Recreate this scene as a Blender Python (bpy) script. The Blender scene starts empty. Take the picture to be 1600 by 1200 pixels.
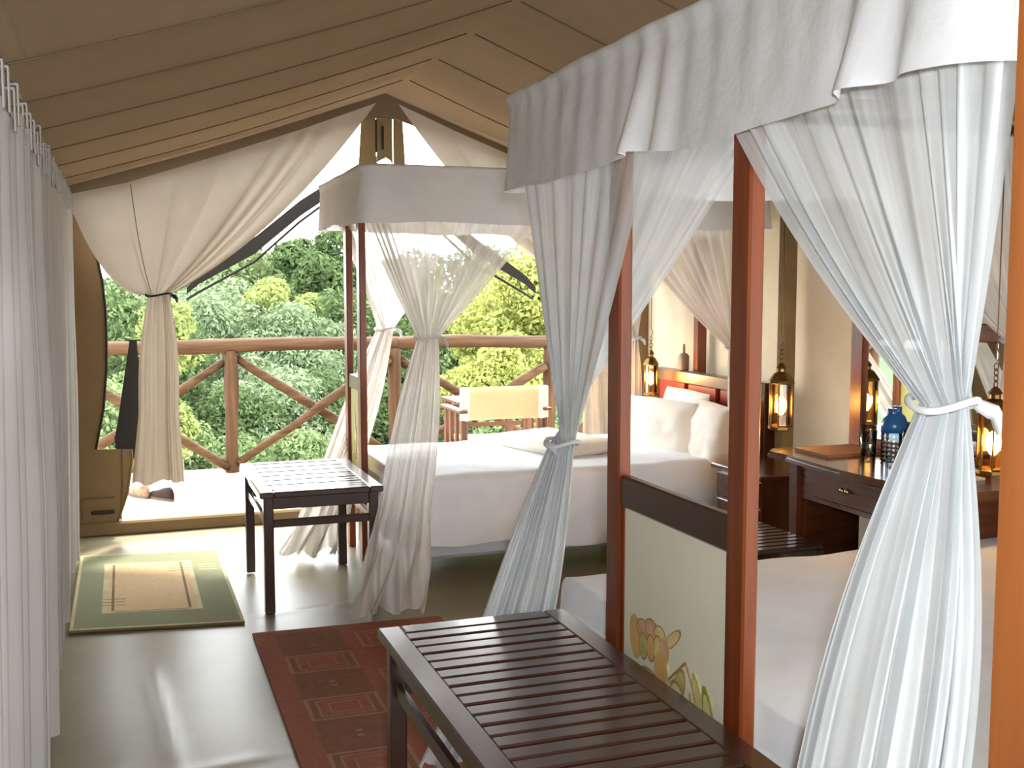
import bpy, math, random
import numpy as np
from mathutils import Vector, Matrix, noise as mnoise

# ------------------------------------------------------------------ camera, world, light, exposure
S = bpy.context.scene
COL = S.collection
random.seed(7); RNG = np.random.default_rng(11)

cd = bpy.data.cameras.new('camera'); cam = bpy.data.objects.new('camera', cd); COL.objects.link(cam)
cam.location = (0, 0, 1.45)
cam.rotation_euler = (math.radians(90 - 5.14), 0, math.radians(-19.8))
cd.sensor_width = 36.0; cd.lens = 36.0 * 1700 / 1600
cd.clip_start = 0.02; cd.clip_end = 400
S.camera = cam

SKY_STRENGTH = 6.0
SUN_STRENGTH = 5.0
FLASH_POWER = 74.0
EXPOSURE = 0.86
w = bpy.data.worlds.new('overcast_sky'); S.world = w; w.use_nodes = True
bg = w.node_tree.nodes['Background']
bg.inputs[0].default_value = (0.94, 0.98, 1.0, 1); bg.inputs[1].default_value = SKY_STRENGTH

ld = bpy.data.lights.new('sun', 'SUN'); ld.energy = SUN_STRENGTH; ld.angle = math.radians(6); ld.color = (1.0, 0.94, 0.82)
sun = bpy.data.objects.new('sun', ld); COL.objects.link(sun)
sun.rotation_euler = Vector((-0.30, -0.42, -0.86)).to_track_quat('-Z', 'Y').to_euler()

ld = bpy.data.lights.new('camera_flash', 'SPOT'); ld.spot_size = math.radians(80); ld.spot_blend = .55; ld.energy = FLASH_POWER; ld.shadow_soft_size = 0.03; ld.color = (0.92, 0.97, 1.0)
fl = bpy.data.objects.new('camera_flash', ld); COL.objects.link(fl); fl.location = (0.05, -0.03, 1.53); fl.rotation_euler = cam.rotation_euler

S.view_settings.view_transform = 'Standard'; S.view_settings.look = 'None'
S.view_settings.exposure = EXPOSURE; S.view_settings.gamma = 1.0; S.view_settings.use_curve_mapping = False
try:
    S.cycles.max_bounces = 10; S.cycles.transparent_max_bounces = 24
    S.cycles.diffuse_bounces = 5; S.cycles.transmission_bounces = 8; S.cycles.glossy_bounces = 4
    S.cycles.caustics_reflective = False; S.cycles.caustics_refractive = False
    S.cycles.sample_clamp_indirect = 6.0
    S.cycles.use_denoising = True
except Exception: pass

# ------------------------------------------------------------------ helpers
def lin(r, g, b):
    return tuple(((c/255)/12.92 if c/255 <= .04045 else ((c/255+.055)/1.055)**2.4) for c in (r, g, b)) + (1,)

class NT:
    def __init__(s, name):
        s.m = bpy.data.materials.new(name); s.m.use_nodes = True; s.t = s.m.node_tree
        s.t.nodes.clear(); s.out = s.n('ShaderNodeOutputMaterial')
    def n(s, typ, **k):
        nd = s.t.nodes.new(typ)
        for a, v in k.items(): setattr(nd, a, v)
        return nd
    def l(s, a, b): s.t.links.new(a, b)
    def noise(s, scale, mscale=(1, 1, 1), detail=4, coord='Object', rough=.55, dist=0):
        tc = s.n('ShaderNodeTexCoord'); mp = s.n('ShaderNodeMapping'); mp.inputs['Scale'].default_value = mscale
        s.l(tc.outputs[coord], mp.inputs[0]); nz = s.n('ShaderNodeTexNoise')
        nz.inputs['Scale'].default_value = scale; nz.inputs['Detail'].default_value = detail
        nz.inputs['Roughness'].default_value = rough; nz.inputs['Distortion'].default_value = dist
        s.l(mp.outputs[0], nz.inputs['Vector']); return nz.outputs[0]
    def ramp(s, fac, stops):
        r = s.n('ShaderNodeValToRGB'); e = r.color_ramp.elements
        while len(e) < len(stops): e.new(0.5)
        for i, (p, c) in enumerate(stops): e[i].position = p; e[i].color = c
        s.l(fac, r.inputs[0]); return r.outputs[0]
    def bump(s, fac, strength, dist=.01):
        b = s.n('ShaderNodeBump'); b.inputs['Strength'].default_value = strength; b.inputs['Distance'].default_value = dist
        s.l(fac, b.inputs['Height']); return b.outputs[0]

def sh(c, k): return (min(c[0]*k, 1), min(c[1]*k, 1), min(c[2]*k, 1), 1)

def pmat(name, col, rough=.5, var=.15, nscale=6, mscale=(1, 1, 1), bump=0, bscale=None, bdist=.004, metal=0, coat=0, spec=.5, dist=0):
    k = NT(name); p = k.n('ShaderNodeBsdfPrincipled')
    nz = k.noise(nscale, mscale, dist=dist)
    c = k.ramp(nz, [(.28, sh(col, 1-var)), (.72, sh(col, 1+var))]); k.l(c, p.inputs['Base Color'])
    p.inputs['Roughness'].default_value = rough; p.inputs['Metallic'].default_value = metal
    p.inputs['Specular IOR Level'].default_value = spec
    p.inputs['Coat Weight'].default_value = coat; p.inputs['Coat Roughness'].default_value = .12
    if bump:
        b = k.noise(bscale or nscale*4, mscale); k.l(k.bump(b, bump, bdist), p.inputs['Normal'])
    k.l(p.outputs[0], k.out.inputs[0]); return k.m

def cloth(name, col, trans=.35, var=.05, bump=.25, bscale=25, sheer=None, hem=None, tcol=None):
    """woven cloth: diffuse + translucent; sheer = (open weave near the top, open weave at the gathering)"""
    k = NT(name); d = k.n('ShaderNodeBsdfDiffuse'); t = k.n('ShaderNodeBsdfTranslucent')
    nz = k.noise(5); c = k.ramp(nz, [(.3, sh(col, 1-var)), (.7, sh(col, 1+var))])
    k.l(c, d.inputs[0])
    if tcol: t.inputs[0].default_value = tcol
    else: k.l(c, t.inputs[0])
    b = k.bump(k.noise(bscale, detail=5), bump, .01); k.l(b, d.inputs['Normal']); k.l(b, t.inputs['Normal'])
    mx = k.n('ShaderNodeMixShader'); mx.inputs[0].default_value = trans
    k.l(d.outputs[0], mx.inputs[1]); k.l(t.outputs[0], mx.inputs[2]); res = mx.outputs[0]
    if sheer:
        uv = k.n('ShaderNodeUVMap'); sp = k.n('ShaderNodeSeparateXYZ'); k.l(uv.outputs[0], sp.inputs[0])
        # threads lie denser towards the gathered end (v=.5) and at the hem (v=0)
        st = [(0.0, (0,)*3+(1,)), (hem or .01, (0,)*3+(1,)), ((hem or .01)+.01, (sheer[2],)*3+(1,)), (.5, (sheer[1],)*3+(1,)), (.62, (sheer[1],)*3+(1,)), (1.0, (sheer[0],)*3+(1,))]
        op = k.ramp(sp.outputs[1], st)
        mp = k.n('ShaderNodeMapping'); mp.inputs['Scale'].default_value = (46, .6, 1); k.l(uv.outputs[0], mp.inputs[0])
        n2 = k.n('ShaderNodeTexNoise'); n2.inputs['Scale'].default_value = 1.0; n2.inputs['Detail'].default_value = 5; n2.inputs['Roughness'].default_value = .65
        k.l(mp.outputs[0], n2.inputs['Vector'])
        mr = k.n('ShaderNodeMapRange'); mr.inputs[1].default_value = .36; mr.inputs[2].default_value = .64; mr.inputs[3].default_value = 1.15; mr.inputs[4].default_value = .55
        k.l(n2.outputs[0], mr.inputs[0])
        mu = k.n('ShaderNodeMath', operation='MULTIPLY', use_clamp=True); k.l(op, mu.inputs[0]); k.l(mr.outputs[0], mu.inputs[1])
        tr = k.n('ShaderNodeBsdfTransparent'); m2 = k.n('ShaderNodeMixShader')
        k.l(mu.outputs[0], m2.inputs[0]); k.l(res, m2.inputs[1]); k.l(tr.outputs[0], m2.inputs[2]); res = m2.outputs[0]
    k.l(res, k.out.inputs[0]); return k.m

def glassmat(name, tint, rough=.02, gloss=.12):
    k = NT(name); tr = k.n('ShaderNodeBsdfTransparent'); tr.inputs[0].default_value = tint
    g = k.n('ShaderNodeBsdfGlossy'); g.inputs['Roughness'].default_value = rough
    fr = k.n('ShaderNodeFresnel'); fr.inputs[0].default_value = 1.45
    ad = k.n('ShaderNodeMath', operation='ADD'); ad.inputs[1].default_value = gloss*.08; k.l(fr.outputs[0], ad.inputs[0])
    mx = k.n('ShaderNodeMixShader'); k.l(ad.outputs[0], mx.inputs[0]); k.l(tr.outputs[0], mx.inputs[1]); k.l(g.outputs[0], mx.inputs[2])
    k.l(mx.outputs[0], k.out.inputs[0]); return k.m

def emit(name, col, s):
    k = NT(name); e = k.n('ShaderNodeEmission'); e.inputs[0].default_value = col; e.inputs[1].default_value = s
    k.l(e.outputs[0], k.out.inputs[0]); return k.m

def leafmat(name, dark, light, trans=.35):
    k = NT(name); geo = k.n('ShaderNodeNewGeometry')
    nz = k.noise(1.3, detail=2)
    ad = k.n('ShaderNodeMath', operation='MULTIPLY_ADD'); ad.inputs[1].default_value = .55; k.l(geo.outputs['Random Per Island'], ad.inputs[0])
    sb = k.n('ShaderNodeMath', operation='MULTIPLY'); sb.inputs[1].default_value = .45; k.l(nz, sb.inputs[0]); k.l(sb.outputs[0], ad.inputs[2])
    c = k.ramp(ad.outputs[0], [(.1, dark), (.85, light)])
    d = k.n('ShaderNodeBsdfDiffuse'); t = k.n('ShaderNodeBsdfTranslucent'); k.l(c, d.inputs[0]); k.l(c, t.inputs[0])
    mx = k.n('ShaderNodeMixShader'); mx.inputs[0].default_value = trans; k.l(d.outputs[0], mx.inputs[1]); k.l(t.outputs[0], mx.inputs[2])
    k.l(mx.outputs[0], k.out.inputs[0]); return k.m

class MB:
    def __init__(s): s.v = []; s.f = []; s.mi = []; s.uv = None
    def add(s, v, f, mi=0):
        o = len(s.v); s.v += [tuple(map(float, p)) for p in v]; s.f += [tuple(i+o for i in q) for q in f]; s.mi += [mi]*len(f)
    def box(s, lo, hi, ch=.003, mi=0, M=None):
        lo = np.array(lo, float); hi = np.array(hi, float); c = (lo+hi)/2; h = (hi-lo)/2
        ch = min(ch, h.min()*.45); V = []; idx = {}
        for sx in (-1, 1):
            for sy in (-1, 1):
                for sz in (-1, 1):
                    for ax in range(3):
                        q = np.array([sx, sy, sz])*h
                        for k in range(3):
                            if k != ax: q[k] -= (sx, sy, sz)[k]*ch
                        idx[(sx, sy, sz, ax)] = len(V); V.append(c+q)
        F = []
        def g(sg, ax): return idx[(sg[0], sg[1], sg[2], ax)]
        for ax in range(3):
            a, b = [k for k in range(3) if k != ax]
            for sg in (-1, 1):
                q = []
                for (p, r) in ((-1, -1), (1, -1), (1, 1), (-1, 1)):
                    t = [0, 0, 0]; t[ax] = sg; t[a] = p; t[b] = r; q.append(g(t, ax))
                F.append(q)
        for ax in range(3):
            a, b = [k for k in range(3) if k != ax]
            for p in (-1, 1):
                for r in (-1, 1):
                    t0 = [0, 0, 0]; t0[ax] = -1; t0[a] = p; t0[b] = r; t1 = list(t0); t1[ax] = 1
                    F.append([g(t0, a), g(t1, a), g(t1, b), g(t0, b)])
        for sx in (-1, 1):
            for sy in (-1, 1):
                for sz in (-1, 1): F.append([g((sx, sy, sz), 0), g((sx, sy, sz), 1), g((sx, sy, sz), 2)])
        V = np.array(V); F2 = []
        for q in F:
            n = np.cross(V[q[1]]-V[q[0]], V[q[2]]-V[q[0]]); m = V[q].mean(0)-c
            F2.append(q if n@m > 0 else q[::-1])
        if M is not None: V = [tuple(M @ Vector(p)) for p in V]
        s.add(V, F2, mi); return s
    def beam(s, p0, p1, wx, wz, ch=.003, up=(0, 0, 1), mi=0):
        p0 = Vector(p0); p1 = Vector(p1); d = p1-p0; L = d.length; d.normalize(); u = Vector(up)
        if abs(d.dot(u)) > .98: u = Vector((0, 1, 0))
        x = d.cross(u).normalized(); z = x.cross(d)
        M = Matrix((( x.x, d.x, z.x, p0.x), (x.y, d.y, z.y, p0.y), (x.z, d.z, z.z, p0.z), (0, 0, 0, 1)))
        return s.box((-wx/2, 0, -wz/2), (wx/2, L, wz/2), ch, mi, M)
    def tube(s, pts, rad, seg=10, cap=True, mi=0, jitter=0, seed=0):
        pts = [Vector(p) for p in pts]; n = len(pts)
        if not hasattr(rad, '__len__'): rad = [rad]*n
        r_ = random.Random(seed); V = []; ref = None
        for i, p in enumerate(pts):
            d = (pts[min(i+1, n-1)]-pts[max(i-1, 0)]).normalized()
            if ref is None: ref = d.orthogonal().normalized()
            ref = (ref-d*ref.dot(d)).normalized(); b = d.cross(ref)
            for k in range(seg):
                a = 2*math.pi*k/seg; rr = rad[i]*(1+jitter*(r_.random()-.5))
                V.append(p+(ref*math.cos(a)+b*math.sin(a))*rr)
        F = [(i*seg+k, i*seg+(k+1) % seg, (i+1)*seg+(k+1) % seg, (i+1)*seg+k) for i in range(n-1) for k in range(seg)]
        if cap: F += [tuple(range(seg))[::-1], tuple((n-1)*seg+k for k in range(seg))]
        s.add(V, F, mi); return s
    def lathe(s, prof, c=(0, 0, 0), seg=16, mi=0, phase=0):
        V = []; n = len(prof)
        for r, z in prof:
            for k in range(seg):
                a = 2*math.pi*(k+phase)/seg; V.append((c[0]+r*math.cos(a), c[1]+r*math.sin(a), c[2]+z))
        F = [(i*seg+k, i*seg+(k+1) % seg, (i+1)*seg+(k+1) % seg, (i+1)*seg+k) for i in range(n-1) for k in range(seg)]
        F += [tuple(range(seg))[::-1], tuple((n-1)*seg+k for k in range(seg))]
        s.add(V, F, mi); return s
    def prism(s, poly, vec, mi=0):
        poly = [Vector(p) for p in poly]; v = Vector(vec); n = len(poly)
        nrm = Vector((0, 0, 0))
        for i in range(n): nrm += poly[i].cross(poly[(i+1) % n])
        if nrm.dot(v) > 0: poly = poly[::-1]
        V = poly+[p+v for p in poly]
        F = [tuple(range(n)), tuple(range(2*n-1, n-1, -1))]+[(i, i+n, (i+1) % n+n, (i+1) % n) for i in range(n)]
        s.add(V, F, mi); return s
    def grid(s, P, mi=0, closed_u=False):
        nv, nu = P.shape[:2]; F = []
        for j in range(nv-1):
            for i in range(nu-1 if not closed_u else nu):
                i2 = (i+1) % nu; F.append((j*nu+i, j*nu+i2, (j+1)*nu+i2, (j+1)*nu+i))
        s.add(P.reshape(-1, 3), F, mi); return s
    def obj(s, name, mats, parent=None, smooth=False, loc=None, uv=None):
        me = bpy.data.meshes.new(name); me.from_pydata(s.v, [], s.f)
        if not isinstance(mats, (list, tuple)): mats = [mats]
        for m in mats: me.materials.append(m)
        if len(mats) > 1: me.polygons.foreach_set('material_index', s.mi)
        if smooth: me.polygons.foreach_set('use_smooth', [True]*len(s.f))
        if uv is not None:
            L = me.uv_layers.new(name='UVMap'); li = np.empty(len(me.loops), dtype=np.int32); me.loops.foreach_get('vertex_index', li)
            L.data.foreach_set('uv', np.asarray(uv, dtype=np.float32)[li].ravel())
        me.update()
        o = bpy.data.objects.new(name, me); COL.objects.link(o)
        if parent: o.parent = parent
        if loc: o.location = loc
        return o

def tag(o, label=None, cat=None, group=None, kind=None):
    if label: o['label'] = label
    if cat: o['category'] = cat
    if group: o['group'] = group
    if kind: o['kind'] = kind
    return o
def thing(name, label, cat, loc=(0, 0, 0), rz=0, group=None):
    o = bpy.data.objects.new(name, None); o.empty_display_size = .05; COL.objects.link(o); o.location = loc; o.rotation_euler = (0, 0, rz)
    return tag(o, label, cat, group)
def copy_tree(o, parent=None):
    c = o.copy(); COL.objects.link(c)
    if parent: c.parent = parent
    for ch in list(o.children): copy_tree(ch, c)
    return c
def shared(o, parent, loc=None):
    c = o.copy(); COL.objects.link(c); c.parent = parent
    if loc: c.location = loc
    return c
def lowpass(n, amp, k, seed):
    r = np.random.default_rng(seed); x = np.linspace(0, 1, n); y = np.zeros(n)
    for i in range(1, k+1): y += r.normal()/i**.7*np.sin(2*np.pi*(i*.8*x+r.random()))
    return y*amp/1.5

# ------------------------------------------------------------------ materials
M = {}
M['canvas_roof'] = cloth('khaki roof canvas', lin(118, 102, 84), trans=.03, bump=.3, bscale=9, tcol=lin(116, 94, 70))
M['canvas_seam'] = cloth('khaki roof canvas seam', lin(112, 95, 75), trans=.03)
M['canvas_wall'] = cloth('tan wall canvas', lin(126, 106, 80), trans=.03, bump=.25, bscale=10)
M['canvas_khaki'] = cloth('khaki gusset canvas', lin(138, 118, 84), trans=.10, bump=.25, bscale=12)
M['lining'] = cloth('cream wall lining', lin(220, 206, 180), trans=.02, bump=.2, bscale=8)
M['canvas_dark'] = pmat('dark brown canvas edge', lin(26, 22, 19), rough=.9)
M['net_dark'] = pmat('black zip and flap', lin(28, 26, 26), rough=.8)
M['door_drape'] = cloth('cream door drape', lin(190, 178, 162), trans=.09, bump=.2, bscale=7)
M['side_curtain'] = cloth('white side curtain', lin(176, 172, 168), trans=.06, bump=.15, bscale=14)
M['sheer'] = cloth('white bed gauze', lin(228, 224, 220), trans=.40, bump=.1, bscale=40, sheer=(.60, .12, .16), hem=.10)
M['sheer_near'] = cloth('white bed gauze near', lin(224, 228, 230), trans=.34, bump=.1, bscale=40, sheer=(.70, .03, .025), hem=.05)  # copy of the gauze with the cool flash-lit tone put into its colour
M['valance'] = cloth('white valance cotton', lin(226, 228, 230), trans=.16, bump=.8, bscale=11)
M['sheet'] = cloth('white bed linen', lin(236, 240, 246), trans=.02, bump=.35, bscale=7)
M['skirt'] = cloth('pale blue white base cloth', lin(214, 216, 222), trans=.05, bump=.2)
M['pillow'] = cloth('white pillow cotton', lin(240, 232, 220), trans=.05, bump=.4, bscale=9)
WX, WY, WZ = (1.5, 22, 22), (22, 1.5, 22), (22, 22, 1.5)
def wood(name, c, ms, rough=.22, coat=.5, var=.3): return pmat(name, c, rough=rough, var=var, nscale=1.4, mscale=ms, bump=.08, bscale=3, coat=coat, dist=.6)
dk = lin(56, 25, 13); md = lin(116, 52, 22); lt = lin(160, 92, 42)
for a, ms in (('x', WX), ('y', WY), ('z', WZ)):
    M['bench_'+a] = wood('dark varnished bench wood '+a, dk, ms, rough=.36, coat=.8)
    M['post_'+a] = wood('red brown bed wood '+a, lin(124, 58, 20), ms, rough=.36, coat=.05)
    M['desk_'+a] = wood('dark desk wood '+a, lin(84, 42, 22), ms, rough=.2, coat=.5)
    M['log_'+a] = pmat('peeled log '+a, lin(72, 52, 35), spec=.12, rough=.7, var=.55, nscale=1.6, mscale=tuple(q*.6 for q in ms), bump=.5, bscale=5, dist=.8)
    M['chairwood_'+a] = wood('deck chair wood '+a, lin(92, 56, 32), ms, rough=.55, coat=.0)
M['tentpost'] = wood('orange brown pole wood', lt, (14, 14, .8), rough=.35, coat=.25, var=.25)
M['polekhaki'] = pmat('khaki pole sleeve', lin(140, 118, 84), rough=.9)
M['plank'] = pmat('pale deck plank', lin(196, 176, 152), rough=.55, var=.16, nscale=1.6, mscale=WX, bump=.25, bscale=4)
M['floor'] = None
M['panel'] = pmat('cream painted panel', lin(246, 243, 220), rough=.35, var=.04, nscale=3)
M['panel_green'] = pmat('yellow green painted panel', lin(176, 168, 96), rough=.4, var=.08, nscale=4)
M['taupe'] = pmat('taupe glossy headboard rail', lin(112, 96, 80), rough=.3, var=.1)
M['leather'] = pmat('red leather pad', lin(150, 42, 26), rough=.42, var=.12, nscale=9, bump=.2, bscale=60)
M['brass'] = pmat('aged brass', lin(120, 92, 48), rough=.38, var=.25, nscale=14, metal=.9)
M['brass_bright'] = pmat('bright brass knob', lin(220, 200, 140), rough=.2, metal=1)
M['lampglass'] = glassmat('amber lantern glass', (1, .86, .62, 1))
M['bulb'] = emit('lit bulb', (1, .62, .22, 1), 60)
M['mirror'] = pmat('mirror silver', (.86, .88, .86, 1), rough=.02, var=0, metal=1)
M['glass'] = glassmat('clear tumbler glass', (.98, .985, .98, 1), gloss=1.2)
M['bottle'] = glassmat('clear ribbed bottle', (.80, .88, .94, 1), gloss=.5)
M['bluecap'] = pmat('blue bottle plastic', lin(28, 92, 168), rough=.25, var=.1)
M['darkitem'] = pmat('black plastic', lin(28, 24, 24), rough=.4)
M['paper'] = pmat('brown folder cover', lin(150, 104, 66), rough=.6)
M['whitepaper'] = pmat('white paper', lin(226, 216, 200), rough=.6, var=.03)
M['chairback'] = cloth('tan canvas chair back', lin(226, 188, 152), trans=.25, bump=.15)
M['chairseat'] = cloth('white canvas seat', lin(226, 216, 204), trans=.1)
M['grey'] = pmat('grey plastic bottle', lin(150, 130, 110), rough=.5)
M['rug_red'] = pmat('red brown rug wool', lin(146, 92, 76), rough=.95, var=.12, nscale=40, bump=.5, bscale=220, spec=.1)
M['rug_brown'] = pmat('brown rug wool', lin(128, 90, 72), rough=.95, var=.12, nscale=40, bump=.5, bscale=220, spec=.1)
M['rug_tan'] = pmat('tan rug line', lin(154, 116, 94), rough=.95, var=.1, nscale=60, spec=.1)
M['rug_green'] = pmat('sage green rug', lin(132, 134, 106), rough=.95, var=.14, nscale=60, mscale=(1, 6, 1), bump=.6, bscale=200, spec=.1)
M['rug_beige'] = pmat('beige rug field', lin(184, 158, 122), rough=.95, var=.08, nscale=50, bump=.4, bscale=220, spec=.1)
M['rug_line'] = pmat('dark olive rug line', lin(110, 98, 70), rough=.95, spec=.1)
M['rug_edge'] = pmat('cream rug binding', lin(178, 166, 130), rough=.95, spec=.1)
M['sole'] = pmat('shoe sole', lin(70, 52, 40), rough=.7)
M['shoe_a'] = pmat('patterned brown shoe', lin(104, 84, 62), rough=.8, var=.5, nscale=30)
M['shoe_b'] = pmat('dark brown leather shoe', lin(36, 24, 18), rough=.6, spec=.1)
M['bark'] = pmat('tree bark', lin(96, 82, 66), rough=.9, var=.3, nscale=5)
M['hill'] = pmat('green undergrowth', lin(58, 84, 44), rough=1, var=.35, nscale=2, bump=1, bscale=6, bdist=.3)
M['leaf_mid'] = leafmat('mid green leaves', lin(64, 82, 52), lin(128, 144, 98))  # leaf greens are lightened and dulled to stand in for haze
M['leaf_grey'] = leafmat('grey green leaves', lin(72, 88, 64), lin(132, 146, 112))
M['leaf_dark'] = leafmat('dark green leaves', lin(46, 62, 40), lin(98, 114, 74))
M['leaf_pale'] = leafmat('pale green leaves', lin(92, 108, 58), lin(152, 160, 100), .4)
M['leaf_sun'] = leafmat('yellow green leaves', lin(100, 116, 54), lin(168, 168, 100), .45)  # the sunlit look is put into this leaf colour
kf = NT('olive vinyl floor'); p = kf.n('ShaderNodeBsdfPrincipled')
kf.l(kf.ramp(kf.noise(1.6), [(.3, lin(130, 122, 99)), (.7, lin(148, 140, 116))]), p.inputs['Base Color'])
p.inputs['Roughness'].default_value = .32; p.inputs['Specular IOR Level'].default_value = .2
kf.l(kf.bump(kf.noise(90, detail=3), .12, .002), p.inputs['Normal']); kf.l(p.outputs[0], kf.out.inputs[0]); M['floor'] = kf.m

# ------------------------------------------------------------------ the setting: tent shell
XL, XR, XM, YF, YB = -.36, 3.42, 1.57, 6.70, -1.3
ZE, ZR = 1.975, 2.625
# floor with real creases
nx, ny = 150, 300
gx = np.linspace(XL, XR, nx); gy = np.linspace(YB, YF, ny); X, Y = np.meshgrid(gx, gy)
def ridge(x0, y0, x1, y1, h, wd):
    dx, dy = x1-x0, y1-y0; L = math.hypot(dx, dy); t = np.clip(((X-x0)*dx+(Y-y0)*dy)/L**2, 0, 1)
    d = np.hypot(X-x0-t*dx, Y-y0-t*dy); return h*np.exp(-(d/wd)**2)*np.clip(1.2-1.1*np.abs(2*t-1)**3, 0, 1)
Z = ridge(.06, 4.35, .13, 3.2, .006, .03)+ridge(-.2, 3.25, .5, 3.35, .005, .03)+ridge(-.28, 3.1, .0, 3.42, .006, .03)
Z += ridge(.45, 4.78, 1.1, 4.9, .004, .02)+ridge(-.1, 3.0, .45, 2.9, .005, .03)
for i in range(14): Z += .0012*np.sin(RNG.uniform(1, 5)*X+RNG.uniform(1, 4)*Y+RNG.uniform(0, 6))/1.5
Z -= Z.max()*0+.006
mb = MB(); mb.grid(np.dstack([X, Y, Z])); tag(mb.obj('floor', M['floor'], smooth=True), kind='structure')
# roof: two slopes sagging between sewn seams
cr = bpy.data.objects.new('ceiling', None); COL.objects.link(cr); cr['kind'] = 'structure'
seams = np.arange(YB, YF+.2, .62)
for side in (-1, 1):
    xe = XL-.1 if side < 0 else XR+.1; ze = ZE-.03
    ys = np.linspace(YB, YF+.02, 130); ss = np.linspace(0, 1, 24); P = np.zeros((len(ys), len(ss), 3))
    fr = ((ys-YB) % .62)/.62
    for j, y in enumerate(ys):
        sag = .022*math.sin(math.pi*fr[j])
        for i, s_ in enumerate(ss):
            x = xe+(XM-xe)*s_; z = ze+(ZR-ze)*s_
            z += (sag*.9-.03+.006*mnoise.noise(Vector((x*2, y*2.2, side))))*math.sin(math.pi*s_)
            P[j, i] = (x, y, z)
    MB().grid(P).obj('roof_slope', M['canvas_roof'], cr, smooth=True)
    for y in seams[1:]:
        y += .015*math.sin(y*9)
        b = MB(); pts = [(xe+(XM-xe)*s_, y+.02*math.sin(3*s_+y), ze+(ZR-ze)*s_-.03*math.sin(math.pi*s_)-.004) for s_ in np.linspace(.02, .99, 9)]
        b.tube(pts, .0028, 6); b.obj('seam', M['canvas_seam'], cr, smooth=True)
# left wall with an unseen window slot, sized for its light on the curtains
b = MB()
for lo, hi in (((YB, 0), (1.6, 2.0)), ((1.6, 0), (3.0, 1.30)), ((1.6, 1.45), (3.0, 2.0)), ((3.0, 0), (YF, 2.0))):
    b.box((XL-.012, lo[0], lo[1]), (XL, hi[0], hi[1]), .002)
tag(b.obj('wall_left', M['canvas_wall']), kind='structure')
# right wall: cream lining hung in soft folds
ys = np.linspace(YB, YF, 260); zs = np.linspace(0, ZE+.05, 30); P = np.zeros((30, 260, 3))
fold = lowpass(260, .012, 34, 3)
for j, z in enumerate(zs):
    P[j, :, 0] = XR-.015+fold*(.5+.5*j/29); P[j, :, 1] = ys; P[j, :, 2] = z
tag(MB().grid(P).obj('wall_right', M['lining'], smooth=True), kind='structure')
# unseen back wall, its doorway left open to let in fill light
b = MB(); b.box((XL, YB-.012, 0), (.5, YB, 2), .002).box((2.6, YB-.012, 0), (XR, YB, 2), .002)
b.prism([(XL, YB, 2), (XR, YB, 2), (XM, YB, ZR)], (0, -.012, 0)); tag(b.obj('wall_back', M['canvas_wall']), kind='structure')
# front wall
fw = bpy.data.objects.new('wall_front', None); COL.objects.link(fw); fw['kind'] = 'structure'
def xz(pts, y): return [(x, y, z) for x, z in pts]
edge = [(-.20, 1.90), (-.116, 1.64), (-.086, 1.476), (-.076, 1.33), (-.074, 1.182), (-.080, .98), (-.104, .737), (-.153, .507)]
MB().prism(xz([(XL, ZE)]+edge+[(.042, .498), (.045, .43), (.014, .24), (-.044, .073), (-.07, 0), (XL, 0)], YF), (0, .012, 0)).obj('canvas_panel', M['canvas_wall'], fw)
MB().tube(xz(edge, YF-.004), .007, 6).obj('zip_edge', M['net_dark'], fw, smooth=True)
MB().tube(xz([(.042, .498), (.045, .43), (.014, .24), (-.044, .073)], YF-.003), .006, 6).obj('piping', M['canvas_khaki'], fw, smooth=True)
MB().tube(xz([(-.01, .5), (-.012, .3), (-.03, .06)], YF-.004), .004, 6).obj('seam', M['canvas_seam'], fw, smooth=True)
MB().box((-.24, YF-.01, .10), (-.235, YF-.002, .22)).box((-.24, YF-.01, .215), (-.06, YF-.002, .22)).obj('stitched_patch', M['canvas_seam'], fw)
MB().box((-.19, YF-.02, .125), (-.06, YF-.003, .145)).obj('toggle_strap', M['net_dark'], fw)
b = MB(); b.prism(xz([(XR, ZE), (3.2, 1.9), (3.12, 1.64), (3.09, 1.2), (3.12, .74), (3.2, .5), (3.05, .45), (3.1, .1), (3.2, 0), (XR, 0)], YF), (0, .012, 0)); b.obj('canvas_panel', M['canvas_wall'], fw)
# gusset under the ridge, two legs and an arch, with dark slits
g = [(1.46, 2.54), (1.57, 2.60), (1.68, 2.54), (1.70, 2.18), (1.72, 2.02), (1.655, 2.02), (1.637, 2.17), (1.61, 2.225), (1.567, 2.252), (1.525, 2.225), (1.475, 2.17), (1.40, 2.02), (1.33, 2.02), (1.405, 2.165), (1.425, 2.45)]
gl = g[:1]+[(1.515, 2.57), (1.515, 2.22), (1.475, 2.17), (1.40, 2.02), (1.33, 2.02), (1.405, 2.165), (1.425, 2.45)]
gm = [(1.521, 2.575), (1.57, 2.60), (1.622, 2.575), (1.622, 2.20), (1.61, 2.225), (1.567, 2.252), (1.525, 2.225)]
gr = [(1.626, 2.57), (1.68, 2.54), (1.70, 2.18), (1.72, 2.02), (1.655, 2.02), (1.637, 2.17), (1.626, 2.195)]
for q, dy in ((gl, 0), (gm, .012), (gr, -.004)): MB().prism(xz(q, YF-.02+dy), (0, .01, 0)).obj('gusset', M['canvas_khaki'], fw)
MB().box((1.552, YF-.02, 2.29), (1.566, YF-.006, 2.43), .001).box((1.512, YF-.026, 2.27), (1.522, YF-.016, 2.47), .001).obj('slit', M['net_dark'], fw)
MB().box((1.47, YF-.03, 2.475), (1.67, YF-.02, 2.485), .002).obj('seam', M['canvas_seam'], fw)
# sill under the door
tag(MB().box((XL, YF-.02, -.006), (XR, YF+.03, .075), .012).obj('trim_1', M['canvas_wall']), kind='structure')
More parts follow.
